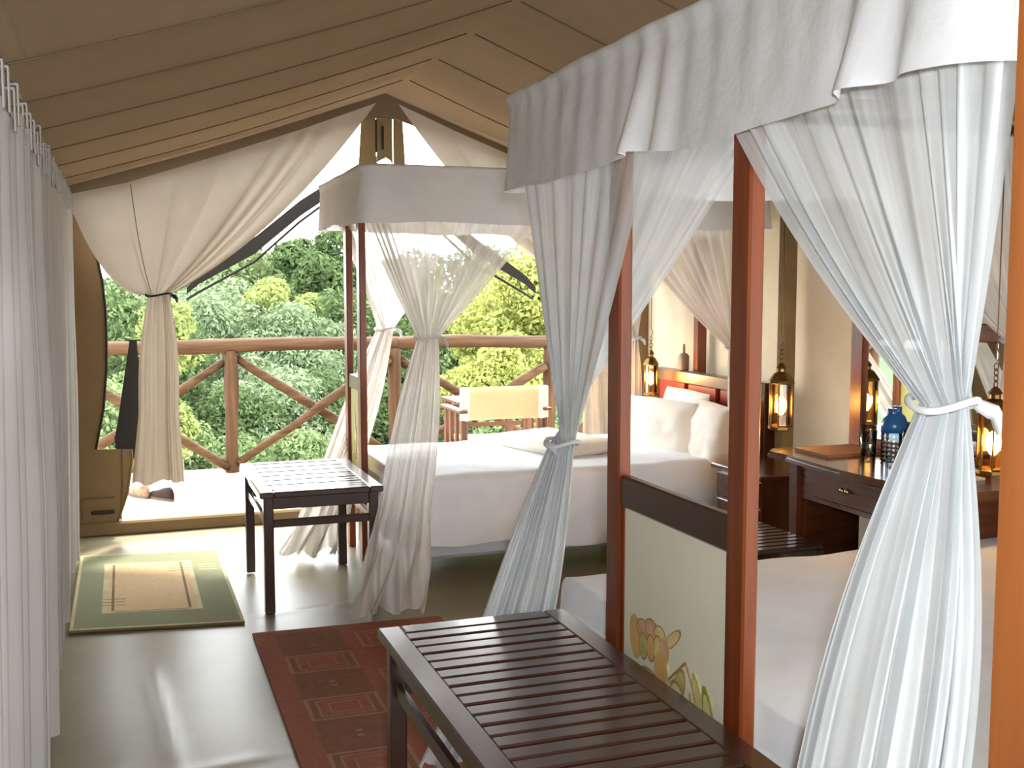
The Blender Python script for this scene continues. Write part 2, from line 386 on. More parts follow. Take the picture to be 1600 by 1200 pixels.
# awning edge outside: dark bent canvas strip and a pale rope below it
up = [(.40, 1.44), (.47, 1.52), (.829, 1.765), (1.116, 2.0), (1.408, 2.19), (1.57, 2.29)]
lo = [(.40, 1.40), (.47, 1.46), (.829, 1.66), (1.116, 1.90), (1.408, 2.10), (1.57, 2.20)]
def mir(q): return [(2*XM-x, z) for x, z in q]
aw = thing('awning_edge', 'dark brown canvas awning edge hanging in an arch outside the open tent end', 'awning')
for k in (0, 1):
    u_, l_ = (up, lo) if k == 0 else (mir(up), mir(lo))
    b = MB(); b.prism(xz(u_+l_[::-1], 7.12), (0, .02, 0)); b.obj('strip', M['canvas_dark'], aw)
    q = [(x, z-.035-.02*math.sin(i)) for i, (x, z) in enumerate(l_)]
    MB().tube(xz(q, 7.2), .009, 6).obj('rope', M['canvas_dark'], aw, smooth=True)

b = MB()
for k in (0, 1):
    q = [(XL-.05, ZE+.02), (XM, ZR+.03), (XM, ZR-.13), (XL-.05, ZE-.10)]
    if k: q = mir(q)
    b.prism(xz(q, YF-.05), (0, .012, 0))
b.obj('gable_band', M['canvas_roof'], fw)
MB().box((XM-.03, YF+.0125, 2.25), (XM+.03, 7.14, 2.262), .003).obj('ridge_strap', M['canvas_dark'], aw)
# wall poles in front of the lining
def pole(label, x, y, z0, z1, wd, m, name='wall_pole'):
    tag(MB().box((x-wd/2, y-wd/2, z0), (x+wd/2, y+wd/2, z1), .004).obj(name, m), label, 'pole')
pole('khaki wrapped pole on the cream wall behind the left lit lantern', 3.30, 4.90, 0, 1.98, .07, M['polekhaki'])
pole('dark wooden post on the cream wall above the red padded headboard', 3.33, 5.86, 0, 1.98, .06, M['post_z'])
pole('dark wooden post on the cream wall seen just left of the near bed post', 3.33, 5.47, 0, 1.98, .05, M['post_z'])
tp = MB(); tp.box((.957, .86, 0), (1.09, .99, 2.36), .006); tag(tp.obj('tent_post', M['tentpost']), 'broad orange brown wooden post at the right edge of the photo', 'post')
pole('dark wooden post on the cream wall behind the desk mirror', 3.33, 3.2, 0, 1.98, .06, M['post_z'])

vt = thing('wall_vent', 'small column of slanted dark vent slits in the cream wall behind the far bed gauze', 'vent', (3.37, 5.98, 1.54))
for k in range(8):
    MB().beam((0, .035, .17-k*.047), (0, -.035, .125-k*.047), .006, .014, .001, up=(1, 0, 0)).obj('slit', M['taupe'], vt)
MB().box((.006, -.06, -.25), (.014, .06, .22), .002).obj('backing', M['lining'], vt)
# ------------------------------------------------------------------ deck, railing
dr = bpy.data.objects.new('deck_floor', None); COL.objects.link(dr); dr['kind'] = 'structure'
b = MB(); b.box((-1.4, -.062, -.035), (4.9, .062, 0), .003); pl = b.obj('plank', M['plank'], dr, loc=(0, YF+.11, .05))
for i in range(1, 14): shared(pl, dr, (RNG.uniform(-.02, .02), YF+.11+i*.13, .05+RNG.uniform(-.002, .002)))
MB().box((-1.3, YF+.2, -.2), (4.8, YF+1.7, .01)).obj('joist_frame', M['plank'], dr)
rail = thing('log_railing', 'rustic peeled log railing with crossed braces along the deck edge', 'railing', (0, 8.38, 0))
def log(name, p0, p1, r, ax, seed, seg=12, n=14):
    p0 = np.array(p0, float); p1 = np.array(p1, float); r_ = np.random.default_rng(seed)
    t = np.linspace(0, 1, n)[:, None]; P = p0+(p1-p0)*t+lowpass(n, r*.35, 3, seed)[:, None]*np.array([.3, .4, .8])
    rr = r*(1+lowpass(n, .12, 5, seed+50)); MB().tube(P, list(rr), seg, jitter=.06, seed=seed).obj(name, M['log_'+ax], rail, smooth=True)
log('top_rail', (-1.7, 0, .985), (2.05, 0, 1.015), .052, 'x', 1, n=30); log('top_rail', (1.9, .01, 1.01), (4.9, 0, .985), .05, 'x', 2, n=26)
for i, x in enumerate((-.52, .765, 2.02, 3.34, 4.6)): log('post', (x, 0, -.4), (x+.01, 0, .975), .052, 'z', 10+i, n=16)
for i, (a, c) in enumerate((((-.48, .10), (.73, .88)), ((-.46, .93), (.73, .09)), ((.81, .92), (1.98, .13)), ((.81, .12), (1.98, .88)), ((2.06, .90), (3.30, .12)), ((2.06, .10), (3.30, .80)), ((3.4, .9), (4.5, .1)), ((3.4, .1), (4.5, .9)))):
    log('brace', (a[0], .035*(-1)**i, a[1]), (c[0], .035*(-1)**i, c[1]), .034, 'x', 30+i, n=14)

# ------------------------------------------------------------------ cloth builders
def polyline(pts, n):
    pts = np.array(pts, float); d = np.r_[0, np.cumsum(np.linalg.norm(np.diff(pts, axis=0), axis=1))]; t = np.linspace(0, d[-1], n)
    return np.stack([np.interp(t, d, pts[:, k]) for k in range(3)], 1), d[-1]
def smooth01(t): return t*t*(3-2*t)
def tied_curtain(name, label, cat, top, tie, tdir, tw, bot, bdir, bw, mat, pleats=16, amp=.018, sag=.12, seed=0, nu=150, nv=64, group=None, rope=True, bend=(0, 0, 0), tiedepth=.03, botdepth=.06, bandmat=None, bulge=.02, crumple=0, belly=None, seam_u=None):
    root = thing(name, label, cat, (tie[0], tie[1], bot[2]), group=group)
    T, L = polyline(top, nu); u = np.linspace(0, 1, nu); r_ = np.random.default_rng(seed)
    tie = np.array(tie, float); bot = np.array(bot, float); td = np.array(tdir, float); td /= np.linalg.norm(td); bd = np.array(bdir, float); bd /= np.linalg.norm(bd)
    tp_ = np.cross(td, (0, 0, 1)); bp_ = np.cross(bd, (0, 0, 1))
    ph = u*pleats+lowpass(nu, .5, 6, seed+1); wav = np.sin(2*np.pi*ph); w2 = np.cos(2*np.pi*ph*.5+1)
    tan = np.gradient(T, axis=0); tan /= np.linalg.norm(tan, axis=1)[:, None]+1e-9; nrm = np.cross(tan, (0, 0, 1))
    T = T+nrm*(amp*.5*(wav+.5*w2))[:, None]
    K = tie+td*((u-.5)*tw)[:, None]+tp_*(tiedepth*(np.sqrt(np.clip(1-(2*u-1)**2, 0, 1))*.9*np.sign(np.sin(2*np.pi*u*3.0))*.7+.35*wav))[:, None]
    Bm = bot+bd*((u-.5)*bw)[:, None]+bp_*(botdepth*(wav*.45+.9*w2))[:, None]
    hd = np.linalg.norm((T-K)[:, :2], axis=1)
    C = (T+K)/2; C[:, 2] -= sag*np.clip(hd/.8, 0, 1.4); C += np.array(bend)*(hd[:, None])
    if belly:   # the free edges of a heavy drape hang in a deep curve
        C[:, 2] -= belly[0]*np.exp(-(u/.22)**2)+belly[1]*np.exp(-((1-u)/.22)**2); C[:, 0] -= belly[2]*(np.exp(-(u/.22)**2)-np.exp(-((1-u)/.22)**2))
    P = np.zeros((nv*2-1, nu, 3)); UV = np.zeros((nv*2-1, nu, 2))
    for j in range(nv):
        t = j/(nv-1); q = (1-t)**2*T.T+2*t*(1-t)*C.T+t*t*K.T
        q = q.T+nrm*(amp*.7*math.sin(math.pi*t)*wav*(.6+.4*np.sin(5*u+seed)))[:, None]
        P[j] = q; UV[j, :, 0] = u*L; UV[j, :, 1] = 1-.5*t
    drop = tie[2]-bot[2]
    for j in range(1, nv):
        t = j/(nv-1); e = .35*t+.65*t*t; xy = K+(Bm-K)*np.array([1, 1, 0])*((t**.9)*.75+.25*t*t)
        q = xy.copy(); q[:, 2] = tie[2]-drop*t+lowpass(nu, .012, 5, seed+4)*t
        q += bd*(bulge*math.sin(math.pi*min(1, t*1.6))*(2*u-1))[:, None]
        if crumple and t > .72:
            k_ = (t-.72)/.28; q += bp_*(crumple*k_*np.sin(2*np.pi*u*5+9*t+lowpass(nu, .8, 7, seed+8)))[:, None]+bd*(crumple*.7*k_*np.sin(2*np.pi*u*3.3+14*t+1))[:, None]
            q[:, 2] += crumple*.5*k_*np.abs(np.sin(2*np.pi*u*2.6+4*t))
        P[nv-1+j] = q; UV[nv-1+j, :, 0] = u*L; UV[nv-1+j, :, 1] = .5-.5*t
    P -= np.array(root.location)
    b = MB(); b.grid(P); b.obj('gathered_cloth', mat, root, smooth=True, uv=UV.reshape(-1, 2))
    if seam_u is not None: MB().tube(P[1:nv-2:3, int(seam_u*nu)]+np.array((0, -.003, 0)), .0025, 5).obj('seam', M['polekhaki'], root, smooth=True)
    if rope:
        a = np.linspace(0, 2*np.pi, 25)
        pts = [tuple(tie-np.array(root.location)+td*(tw/2+.012)*math.cos(q)+tp_*(tiedepth+.014)*math.sin(q)+np.array((0, 0, .008*math.sin(2*q)))) for q in a]
        b = MB().tube(pts, .006, 8); e = Vector(pts[0])
        b.tube([e, e+Vector((.015, -.02, -.012)), e+Vector((.022, -.02, -.02)), e+Vector((.026, -.022, -.045))], [.009, .013, .010, .005], 8)
        b.obj('tie_band', bandmat or M['valance'], root, smooth=True)
    return root

def valance(name, label, x0, x1, y0, y1, zt, drop, seed, flips=(), amp=.016, dens=70, drops=None):
    """gathered skirt round a canopy frame"""
    r = .05; pts = []
    for cx, cy, a0 in ((x0+r, y1-r, 90), (x0+r, y0+r, 180), (x1-r, y0+r, 270), (x1-r, y1-r, 0)):
        for k in range(7): a = math.radians(a0+90*k/6); pts.append((cx+r*math.cos(a), cy+r*math.sin(a), zt))
    pts.append(pts[0]); n0 = np.linalg.norm(np.diff(np.array(pts), axis=0), axis=1).sum(); n = int(n0*dens)
    Pb, L = polyline(pts, n); tan = np.gradient(Pb, axis=0); tan[0] = tan[-1] = (Pb[1]-Pb[-2]); tan /= np.linalg.norm(tan, axis=1)[:, None]; nr = np.cross(tan, (0, 0, 1))
    u = np.linspace(0, 1, n); nv = 26; P = np.zeros((nv, n, 3))
    f1 = lowpass(n, .75, int(L*5), seed); f2 = lowpass(n, 1, int(L*2.2), seed+1); f3 = np.sin(2*np.pi*(u*L*9+lowpass(n, .6, 9, seed+2)))
    hem = lowpass(n, .012, int(L*3), seed+3)
    fl = np.zeros(n); tw = np.zeros(n)
    for (fx, fy, wd, a) in flips:
        d = np.hypot(Pb[:, 0]-fx, Pb[:, 1]-fy); fl += a*np.exp(-(d/wd)**2); s_ = (Pb[:, 1]-fy); tw += a*.9*np.sin(s_/wd*4.5)*np.exp(-(d/wd)**2)
    for j in range(nv):
        t = j/(nv-1)
        off = .006+t*.03+amp*(t**.8)*(f1*.9+f2*.7)+.003*f3*(1-t)**.5*min(1, t*6)+.0025*f3*f2*t+t**1.4*(fl+tw)
        off = off+.012*math.sin(math.pi*min(t*6, 1))
        P[j] = Pb+nr*off[:, None]; P[j, :, 2] = zt+.012*math.sin(math.pi*min(t*5, 1))-t*(drop+hem*1.0-.1*fl)+lowpass(n, .004, 30, seed+5)
    # a gathered inner lip over the frame
    lip = Pb-nr*.03; lip[:, 2] = zt+.008
    P = np.concatenate([lip[None], P], 0)
    o = MB().grid(P).obj(name, M['valance'], smooth=True); return tag(o, label, 'valance')

def bed_cover(name, label, x0, x1, y0, y1, h, z0, seed, far_drop=None):
    r = .06; W = y1-y0; d = h-r-z0; segs = [d, math.pi/2*r, W-2*r, math.pi/2*r, d]; L = sum(segs); nq, nx_ = 120, 120
    q = np.linspace(0, L, nq); xs = np.linspace(x0, x1, nx_); P = np.zeros((nq, nx_, 3))
    f = lowpass(nx_, 1, 16, seed); g_ = lowpass(nx_, 1, 9, seed+9); hm = lowpass(nx_, .03, 5, seed+3)
    for j, s_ in enumerate(q):
        if s_ < d: yy, zz, ny_, nz_ = y0, z0+s_, -1, 0
        elif s_ < d+segs[1]: a = (s_-d)/r; yy, zz, ny_, nz_ = y0+r-r*math.cos(a), h-r+r*math.sin(a), -math.cos(a), math.sin(a)
        elif s_ < d+segs[1]+segs[2]: yy, zz, ny_, nz_ = y0+r+(s_-d-segs[1]), h, 0, 1
        elif s_ < L-d: a = (s_-d-segs[1]-segs[2])/r; yy, zz, ny_, nz_ = y1-r+r*math.sin(a), h-r+r*math.cos(a), math.sin(a), math.cos(a)
        else: yy, zz, ny_, nz_ = y1, h-r-(s_-(L-d)), 1, 0
        near = s_ < L/2; k = max(0, (h-r-zz)/d)
        for i, x in enumerate(xs):
            off = (.010*f[i]+.014*g_[(i+int(40*k)) % nx_])*k**.8 if ny_ else 0
            nz = mnoise.noise(Vector((x*3.2, yy*3.2, seed)))*.012+mnoise.noise(Vector((x*9, yy*7, seed+3)))*.004
            P[j, i] = (x, yy+ny_*(off+nz*.6+.03*k), zz+(nz_*nz)+(hm[i]*k if k > 0 else 0))
    e = P[:, :1].copy(); e[:, :, 2] = z0; c = P[:, -1:].copy(); c[:, :, 2] = z0
    P = np.concatenate([e, P, c], 1)
    return tag(MB().grid(P).obj(name, M['sheet'], smooth=True), label, 'bedding')

def pillow(name, label, loc, a, b_, t, rot, seed, group=None):
    n = 30; u = np.linspace(-1, 1, n); U, V = np.meshgrid(u, u); b = MB()
    ex = a*U*(1-.07*V**2*(1)+.05*V**4); ey = b_*V*(1-.07*U**2+.05*U**4)
    th = t*np.clip((1-U**4)*(1-V**4), 0, 1)**.55
    wr = np.array([[mnoise.noise(Vector((U[i, j]*2.6+seed, V[i, j]*2.6, seed*1.7)))*.14+mnoise.noise(Vector((U[i, j]*6+seed, V[i, j]*5, 3.)))*.06 for j in range(n)] for i in range(n)])
    for s_ in (1, -1):
        Pz = s_*th*(1+wr*s_)+wr*t*.25; P = np.dstack([ex, ey, Pz])
        if s_ < 0: P = P[:, ::-1]
        b.grid(P)
    o = b.obj(name, M['pillow'], smooth=True); o.location = loc; o.rotation_euler = rot
    return tag(o, label, 'pillow', group)

# ------------------------------------------------------------------ left side curtains on a wire
wire = MB().tube([(-.225, 1.0, 1.945), (-.225, 3.8, 1.935), (-.225, 6.45, 1.945)], .004, 6)
tag(wire.obj('curtain_wire', M['brass'], smooth=True), 'thin wire along the left eave that carries the tab curtains', 'wire')
def side_curtain(label, ya, yb, ztop, seed):
    root = thing('tab_curtain', label, 'curtain', (-.225, (ya+yb)/2, .02), group=None); Lh = yb-ya; n = int(Lh*110); y = np.linspace(ya, yb, n); nv = 40
    ph = y*7.5+lowpass(n, .35, 7, seed); wv = np.sin(2*np.pi*ph); wv2 = lowpass(n, 1, int(Lh*9), seed+2)
    P = np.zeros((nv, n, 3)); top = ztop+.012*np.sin(2*np.pi*ph*.5+1)-.02*np.abs(np.sin(np.pi*(y-ya)*2.4))
    hem = lowpass(n, .012, 5, seed+4)
    for j in range(nv):
        t = j/(nv-1); a = .012+.024*smooth01(min(1, t*1.6))
        P[j, :, 0] = -.225+a*(wv*.7+.55*wv2)-.045*t; P[j, :, 1] = y+.012*np.cos(2*np.pi*ph)*t+.02*lowpass(n, 1, 4, seed+7)*t
        P[j, :, 2] = top*(1-t)+(.035+hem)*t
    P -= np.array(root.location); MB().grid(P).obj('pleated_cloth', M['side_curtain'], root, smooth=True)
    tb = None
    for k in range(int(Lh/.135)+1):
        yy = ya+.03+k*.135
        if yy > yb-.02: break
        b = MB().box((-.012, -.016, -.07), (-.008, .016, .03), .001).box((.008, -.016, -.07), (.012, .016, .03), .001).box((-.012, -.016, .026), (.012, .016, .031), .001)
        i = int(np.argmin(abs(y-yy))); lc = (0, yy-root.location.y, float(top[i])-root.location.z+.035)
        if tb is None: tb = b.obj('tab', M['side_curtain'], root, loc=lc)
        else: shared(tb, root, lc)
side_curtain('white pleated tab curtain on the left wall, nearest to the camera', .9, 2.95, 1.87, 1)
side_curtain('white pleated tab curtain on the left wall, middle of the three', 2.9, 4.25, 1.87, 2)
side_curtain('white pleated tab curtain on the left wall, farthest and beside the green rug', 4.2, 6.28, 1.875, 3)

# door drapes in the front opening
sg = [(-.26, 6.60, 1.955), (.066, 6.60, 2.035), (.597, 6.60, 2.215), (1.043, 6.60, 2.375), (1.50, 6.60, 2.555)]
tied_curtain('door_drape', 'cream canvas door drape tied back at the left of the tent opening', 'curtain', sg, (.215, 6.56, 1.40), (1, 0, 0), .12, (.18, 6.5, .325), (1, 0, 0), .29,
             M['door_drape'], pleats=4, amp=.006, sag=.13, seed=5, belly=(.24, .05, .02), seam_u=.19, tiedepth=.018, botdepth=.03, bandmat=M['net_dark'], bulge=.02)
sg2 = [(2*XM-x, y, z) for x, y, z in sg][::-1]
tied_curtain('door_drape', 'cream canvas door drape on the right of the opening, mostly behind the far bed canopy', 'curtain', sg2, (2*XM-.215, 6.56, 1.40), (1, 0, 0), .12, (2.955, 6.5, .285), (1, 0, 0), .26,
             M['door_drape'], pleats=4, amp=.006, sag=.13, seed=6, belly=(.05, .24, .02), seam_u=.81, tiedepth=.018, botdepth=.03, bandmat=M['net_dark'])
df = MB(); df.prism([(.05, 6.714, 1.14), (.09, 6.714, 1.14), (.11, 6.714, .44), (-.04, 6.714, .44), (-.05, 6.714, .56), (-.03, 6.714, .66)], (0, .025, 0)).box((-.05, 6.713, .53), (.12, 6.75, .59), .01)
tag(df.obj('tent_flap', M['net_dark']), 'black tent flap hanging behind the left door drape', 'flap')

# ------------------------------------------------------------------ beds
def bed(name, label, xf, xh, y0, y1, posts, panelmat, zc, near):
    yc = (y0+y1)/2; root = thing(name, label, 'bed', (xf, yc, 0)); O = np.array((xf, yc, 0))
    def Bx(n, lo, hi, m, par=root, ch=.005): return MB().box(np.array(lo)-O, np.array(hi)-O, ch).obj(n, m, par)
    px = xf
    for (a, c) in posts:
        Bx('post', (px, a, 0), (px+.036, c, zc-.03), M['post_z'])
    a, c = posts[0][1], posts[1][0]
    Bx('top_rail', (px+.006, a, .895), (px+.034, c, .975), M['bench_y'])
    Bx('bottom_rail', (px+.006, a, .40), (px+.034, c, .48), M['post_y'])
    pn = Bx('panel', (px+.014, a, .47), (px+.026, c, .90), panelmat, ch=.001)
    e = .014
    for lo, hi in (((a, .48), (a+e, .895)), ((c-e, .48), (c, .895))): Bx('bead', (px+.010, lo[0], lo[1]), (px+.016, hi[0], hi[1]), M['post_z'], pn, .002)
    # bed base
    Bx('side_rail', (xf+.06, y0+.06, .20), (xh, y0+.10, .32), M['desk_x']); Bx('side_rail', (xf+.06, y1-.10, .20), (xh, y1-.06, .32), M['desk_x'])
    Bx('mattress', (xf+.08, y0+.03, .32), (xh-.02, y1-.03, .50), M['sheet'], ch=.04)
    for x in (xf+.09, xh-.12):
        for y in (y0+.07, y1-.13): Bx('leg', (x, y, 0), (x+.06, y+.06, .21), M['desk_z'])
    # canopy frame
    t = .035
    for lo, hi in (((xf-.05, y0, zc-t), (xf-.05+t, y1, zc)), ((xh-t, y0, zc-t), (xh, y1, zc))): Bx('canopy_rail', lo, hi, M['bench_y'])
    for y in (y0, y1-t): Bx('canopy_rail', (xf-.05, y, zc-t), (xh, y+t, zc), M['bench_x'])
    for f in (.33, .62): Bx('canopy_rail', (xf+(xh-xf)*f, y0, zc-t), (xf+(xh-xf)*f+t, y1, zc), M['bench_y'])
    for (p0, p1) in posts: Bx('canopy_bracket', (xf-.05, p0+.01, zc-.06), (xf+.06, p1-.01, zc-.03), M['post_x'])
    for y in (yc-.3, yc+.3): Bx('canopy_rail', (xf, y, zc-t-.02), (xh, y+t, zc-.02), M['bench_x'])
    # headboard with leather pads
    hb = Bx('headboard', (xh, y0-.08, .10), (xh+.06, y1+.10, .80), M['desk_y'])
    Bx('head_cap', (xh-.015, y0-.08, .86), (xh+.07, y1+.10, .93), M['taupe'], hb)
    Bx('head_post', (xh-.012, y0-.10, 0), (xh+.06, y0+.02, .935), M['desk_z'], hb); Bx('head_post', (xh-.012, y1+.0, 0), (xh+.06, y1+.12, .90), M['taupe'], hb)
    n = 3 if not near else 4; wd = (y1-y0-.02)/n
    for k in range(n): Bx('leather_pad', (xh-.012, y0+.03+k*wd, .50), (xh+.03, y0+.03+(k+1)*wd-.035, .865), M['leather'], root, .012)
    return root
ZC = 2.0
far = bed('canopy_bed', 'far canopy bed with a yellow green painted footboard beside the open tent end', 1.17, 3.24, 5.08, 6.22, ((5.58, 5.655), (5.92, 5.995)), M['panel_green'], ZC, False)
near = bed('canopy_bed', 'near canopy bed with a cream footboard painted with yellow pods', 1.17, 3.24, 1.22, 3.02, ((1.87, 1.94), (2.46, 2.53)), M['panel'], ZC, True)

# painted motif on the near footboard: flat pods and stems on the panel
motif = MB(); mm = [pmat('paint ochre', lin(232, 186, 112), rough=.4, var=.12, nscale=30), pmat('paint pale yellow', lin(236, 218, 150), rough=.4, var=.15, nscale=30), pmat('paint pink', lin(230, 182, 146), rough=.4, var=.2, nscale=30),
        pmat('paint olive', lin(206, 196, 128), rough=.4, var=.2, nscale=30), pmat('paint brown line', lin(176, 142, 92), rough=.4), pmat('paint green', lin(150, 158, 80), rough=.4)]
XP = .014
def P2(px, py):   # position on the panel from the sketch grid of the painting (0..1 across, 0..1 down from its top)
    return (2.45-.50*px, .650-.185*py)
lay = [0]
def oval(px, py, a, b_, ang, mi, rim=None):
    y, z = P2(px, py); th = math.radians(ang)
    def pts(s_): return [(0, y-2.12-(s_*a*math.cos(q)*math.cos(th)-s_*b_*math.sin(q)*math.sin(th)), z-(s_*a*math.cos(q)*math.sin(th)+s_*b_*math.sin(q)*math.cos(th))) for q in np.linspace(0, 2*math.pi, 15)[:-1]]
    for s_, m_ in (((1.18, rim),) if rim is not None else ())+((1.0, mi),):
        lay[0] += 1; motif.prism([(XP-.0002, q[1], q[2]) for q in pts(s_)], (-.0006-.00008*lay[0], 0, 0), m_)
for a in ((.14, .36, .028, .048, -8, 0, 3), (.22, .20, .03, .022, 0, 2, 4), (.31, .13, .03, .022, 0, 2, 4), (.40, .14, .026, .02, 10, 1, 4), (.52, .10, .045, .013, -38, 1, 4),
          (.23, .42, .02, .030, 0, 3, 4), (.31, .38, .02, .030, 0, 0, 4), (.38, .34, .018, .03, 0, 1, 4), (.45, .30, .022, .028, 0, 2, 3), (.42, .58, .030, .040, -6, 0, 3), (.34, .80, .055, .018, 12, 3, 4),
          (.43, .98, .024, .04, 0, 1, 3), (.60, .62, .02, .04, 20, 3, 4), (.60, .85, .03, .05, -35, 1, 4), (.66, 1.15, .04, .035, 20, 1, 3), (.74, 1.12, .02, .06, -12, 3, 4), (.80, .85, .018, .09, -20, 1, 3), (.90, 1.05, .022, .11, -18, 1, 5), (.925, 1.16, .019, .034, -16, 0, 4), (.95, 1.34, .020, .03, -10, 5, 3)):
    oval(*a)
for (p0, p1, w_) in (((.66, .26), (.50, .62), .006), ((.66, .26), (.76, .66), .004), ((.70, .60), (.74, 1.1), .004), ((.5, .62), (.55, .8), .004)):
    y0_, z0_ = P2(*p0); y1_, z1_ = P2(*p1); motif.beam((XP-.003, y0_-2.12, z0_), (XP-.003, y1_-2.12, z1_), w_, .003, .0005, up=(1, 0, 0), mi=4)
for ch in near.children:
    if ch.name.startswith('panel'): motif.obj('painted_pods', mm, ch)

m2 = MB(); k_ = 0
for (yy, z0_, z1_, lean, wd, mi) in ((5.76, .52, .80, .04, .010, 4), (5.80, .50, .70, -.05, .008, 4), (5.72, .52, .62, .02, .03, 3), (5.84, .54, .60, .0, .035, 0), (5.87, .50, .56, .0, .03, 3), (5.79, .62, .68, .0, .03, 1)):
    k_ += 1; y_ = yy-5.65; m2.prism([(.0138, y_-wd/2, z0_), (.0138, y_+wd/2, z0_), (.0138, y_+wd*.6+lean/2, (z0_+z1_)/2), (.0138, y_+lean, z1_), (.0138, y_-wd*.6+lean/2, (z0_+z1_)/2)], (-.001-.0001*k_, 0, 0), mi)
for ch in far.children:
    if ch.name.startswith('panel'): m2.obj('painted_stems', mm, ch)
bed_cover('bed_cover', 'white cover draped over the far bed down towards the floor', 1.27, 3.20, 5.05, 6.24, .525, .17, 3)
b = MB(); b.box((1.29, 5.10, .10), (3.2, 6.18, .34), .02); tag(b.obj('bed_skirt', M['skirt']), 'pale bluish cloth skirt under the white cover of the far bed', 'bedding')
bed_cover('bed_cover', 'white cover on the near bed behind the cream painted footboard', 1.26, 3.20, 1.18, 3.05, .565, .15, 8)
pillow('pillow', 'large white pillow leaning in front on the far bed', (2.95, 5.66, .595), .34, .205, .10, (math.radians(90), math.radians(0), math.radians(-76)), 1)
pillow('pillow', 'white pillow on the far bed nearest to the lit lantern', (3.06, 5.27, .605), .28, .205, .09, (math.radians(84), 0, math.radians(-98)), 2)
pillow('pillow', 'white pillow standing behind the others against the red headboard', (3.14, 5.70, .64), .28, .20, .06, (math.radians(84), 0, math.radians(-92)), 3)
pillow('folded_blanket', 'small white rounded bedding lump across the middle of the far bed', (2.32, 5.72, .56), .22, .36, .055, (0, 0, .3), 4)
pillow('pillow', 'white pillow at the head of the near bed by the right post', (3.02, 2.72, .68), .30, .24, .10, (math.radians(80), 0, math.radians(-95)), 5)

valance('bed_valance', 'gathered white valance round the canopy of the near bed', 1.092, 3.27, 1.195, 3.07, 2.015, .275, 21, flips=((1.11, 2.12, .09, .03), (1.11, 1.36, .10, .035)), amp=.010)
valance('bed_valance', 'gathered white valance round the canopy of the far bed', 1.092, 3.27, 5.04, 6.27, 2.015, .265, 33, amp=.012)

zt = 1.985; tc = tied_curtain
tc('bed_curtain', 'gauze curtain of the near bed tied at its near corner beside the right post', 'curtain', [(1.125, 2.05, zt), (1.125, 1.20, zt), (1.2, 1.20, zt)], (1.155, 1.305, 1.275), (.94, -.34, 0), .075, (1.05, 1.43, .03), (.75, -.65, 0), .40,
   M['sheer_near'], pleats=11, amp=.018, sag=.10, seed=2, tiedepth=.03, botdepth=.03, bulge=.03)
tc('bed_curtain', 'gauze curtain of the near bed tied low at its far foot corner', 'curtain', [(1.105, 2.07, zt), (1.105, 3.03, zt), (1.95, 3.03, zt)], (1.15, 2.78, 1.015), (-.94, .34, 0), .07, (.96, 2.99, .02), (-.94, .2, 0), .34,
   M['sheer_near'], pleats=13, amp=.018, sag=.05, seed=4, tiedepth=.03, botdepth=.03, bulge=.01)
tc('bed_curtain', 'gauze curtain at the head of the near bed on its far side', 'curtain', [(2.15, 3.03, zt), (3.22, 3.03, zt)], (3.02, 3.06, 1.25), (1, 0, 0), .08, (3.1, 3.1, .58), (1, 0, 0), .2,
   M['sheer'], pleats=10, amp=.02, sag=.10, seed=14)
tc('bed_curtain', 'gauze curtain of the far bed tied at its near foot corner', 'curtain', [(1.125, 5.60, zt), (1.125, 5.07, zt), (2.15, 5.07, zt)], (1.40, 5.09, 1.20), (1, -.1, 0), .105, (1.06, 4.55, .02), (1, -.25, 0), .34,
   M['sheer'], pleats=11, amp=.014, sag=.05, seed=6, tiedepth=.025, botdepth=.028, crumple=.045)
tc('bed_curtain', 'gauze curtain of the far bed tied at its far foot corner by the deck', 'curtain', [(1.125, 5.74, zt), (1.125, 6.23, zt), (2.02, 6.23, zt)], (1.455, 6.22, 1.20), (1, -.1, 0), .10, (.90, 5.72, .02), (1, -.2, 0), .30,
   M['sheer'], pleats=11, amp=.014, sag=.05, seed=7, tiedepth=.025, botdepth=.028, crumple=.05)
tc('bed_curtain', 'gauze curtain at the head of the far bed on its near side', 'curtain', [(2.22, 5.07, zt), (3.22, 5.07, zt)], (3.08, 5.06, 1.12), (1, 0, 0), .07, (3.14, 4.98, .15), (1, 0, 0), .12,
   M['sheer'], pleats=10, amp=.018, sag=.12, seed=9)
tc('bed_curtain', 'gauze curtain at the head of the far bed on its deck side', 'curtain', [(2.15, 6.23, zt), (3.22, 6.23, zt)], (3.08, 6.27, 1.12), (1, 0, 0), .07, (3.14, 6.38, .15), (1, 0, 0), .12,
   M['sheer'], pleats=10, amp=.018, sag=.12, seed=10)

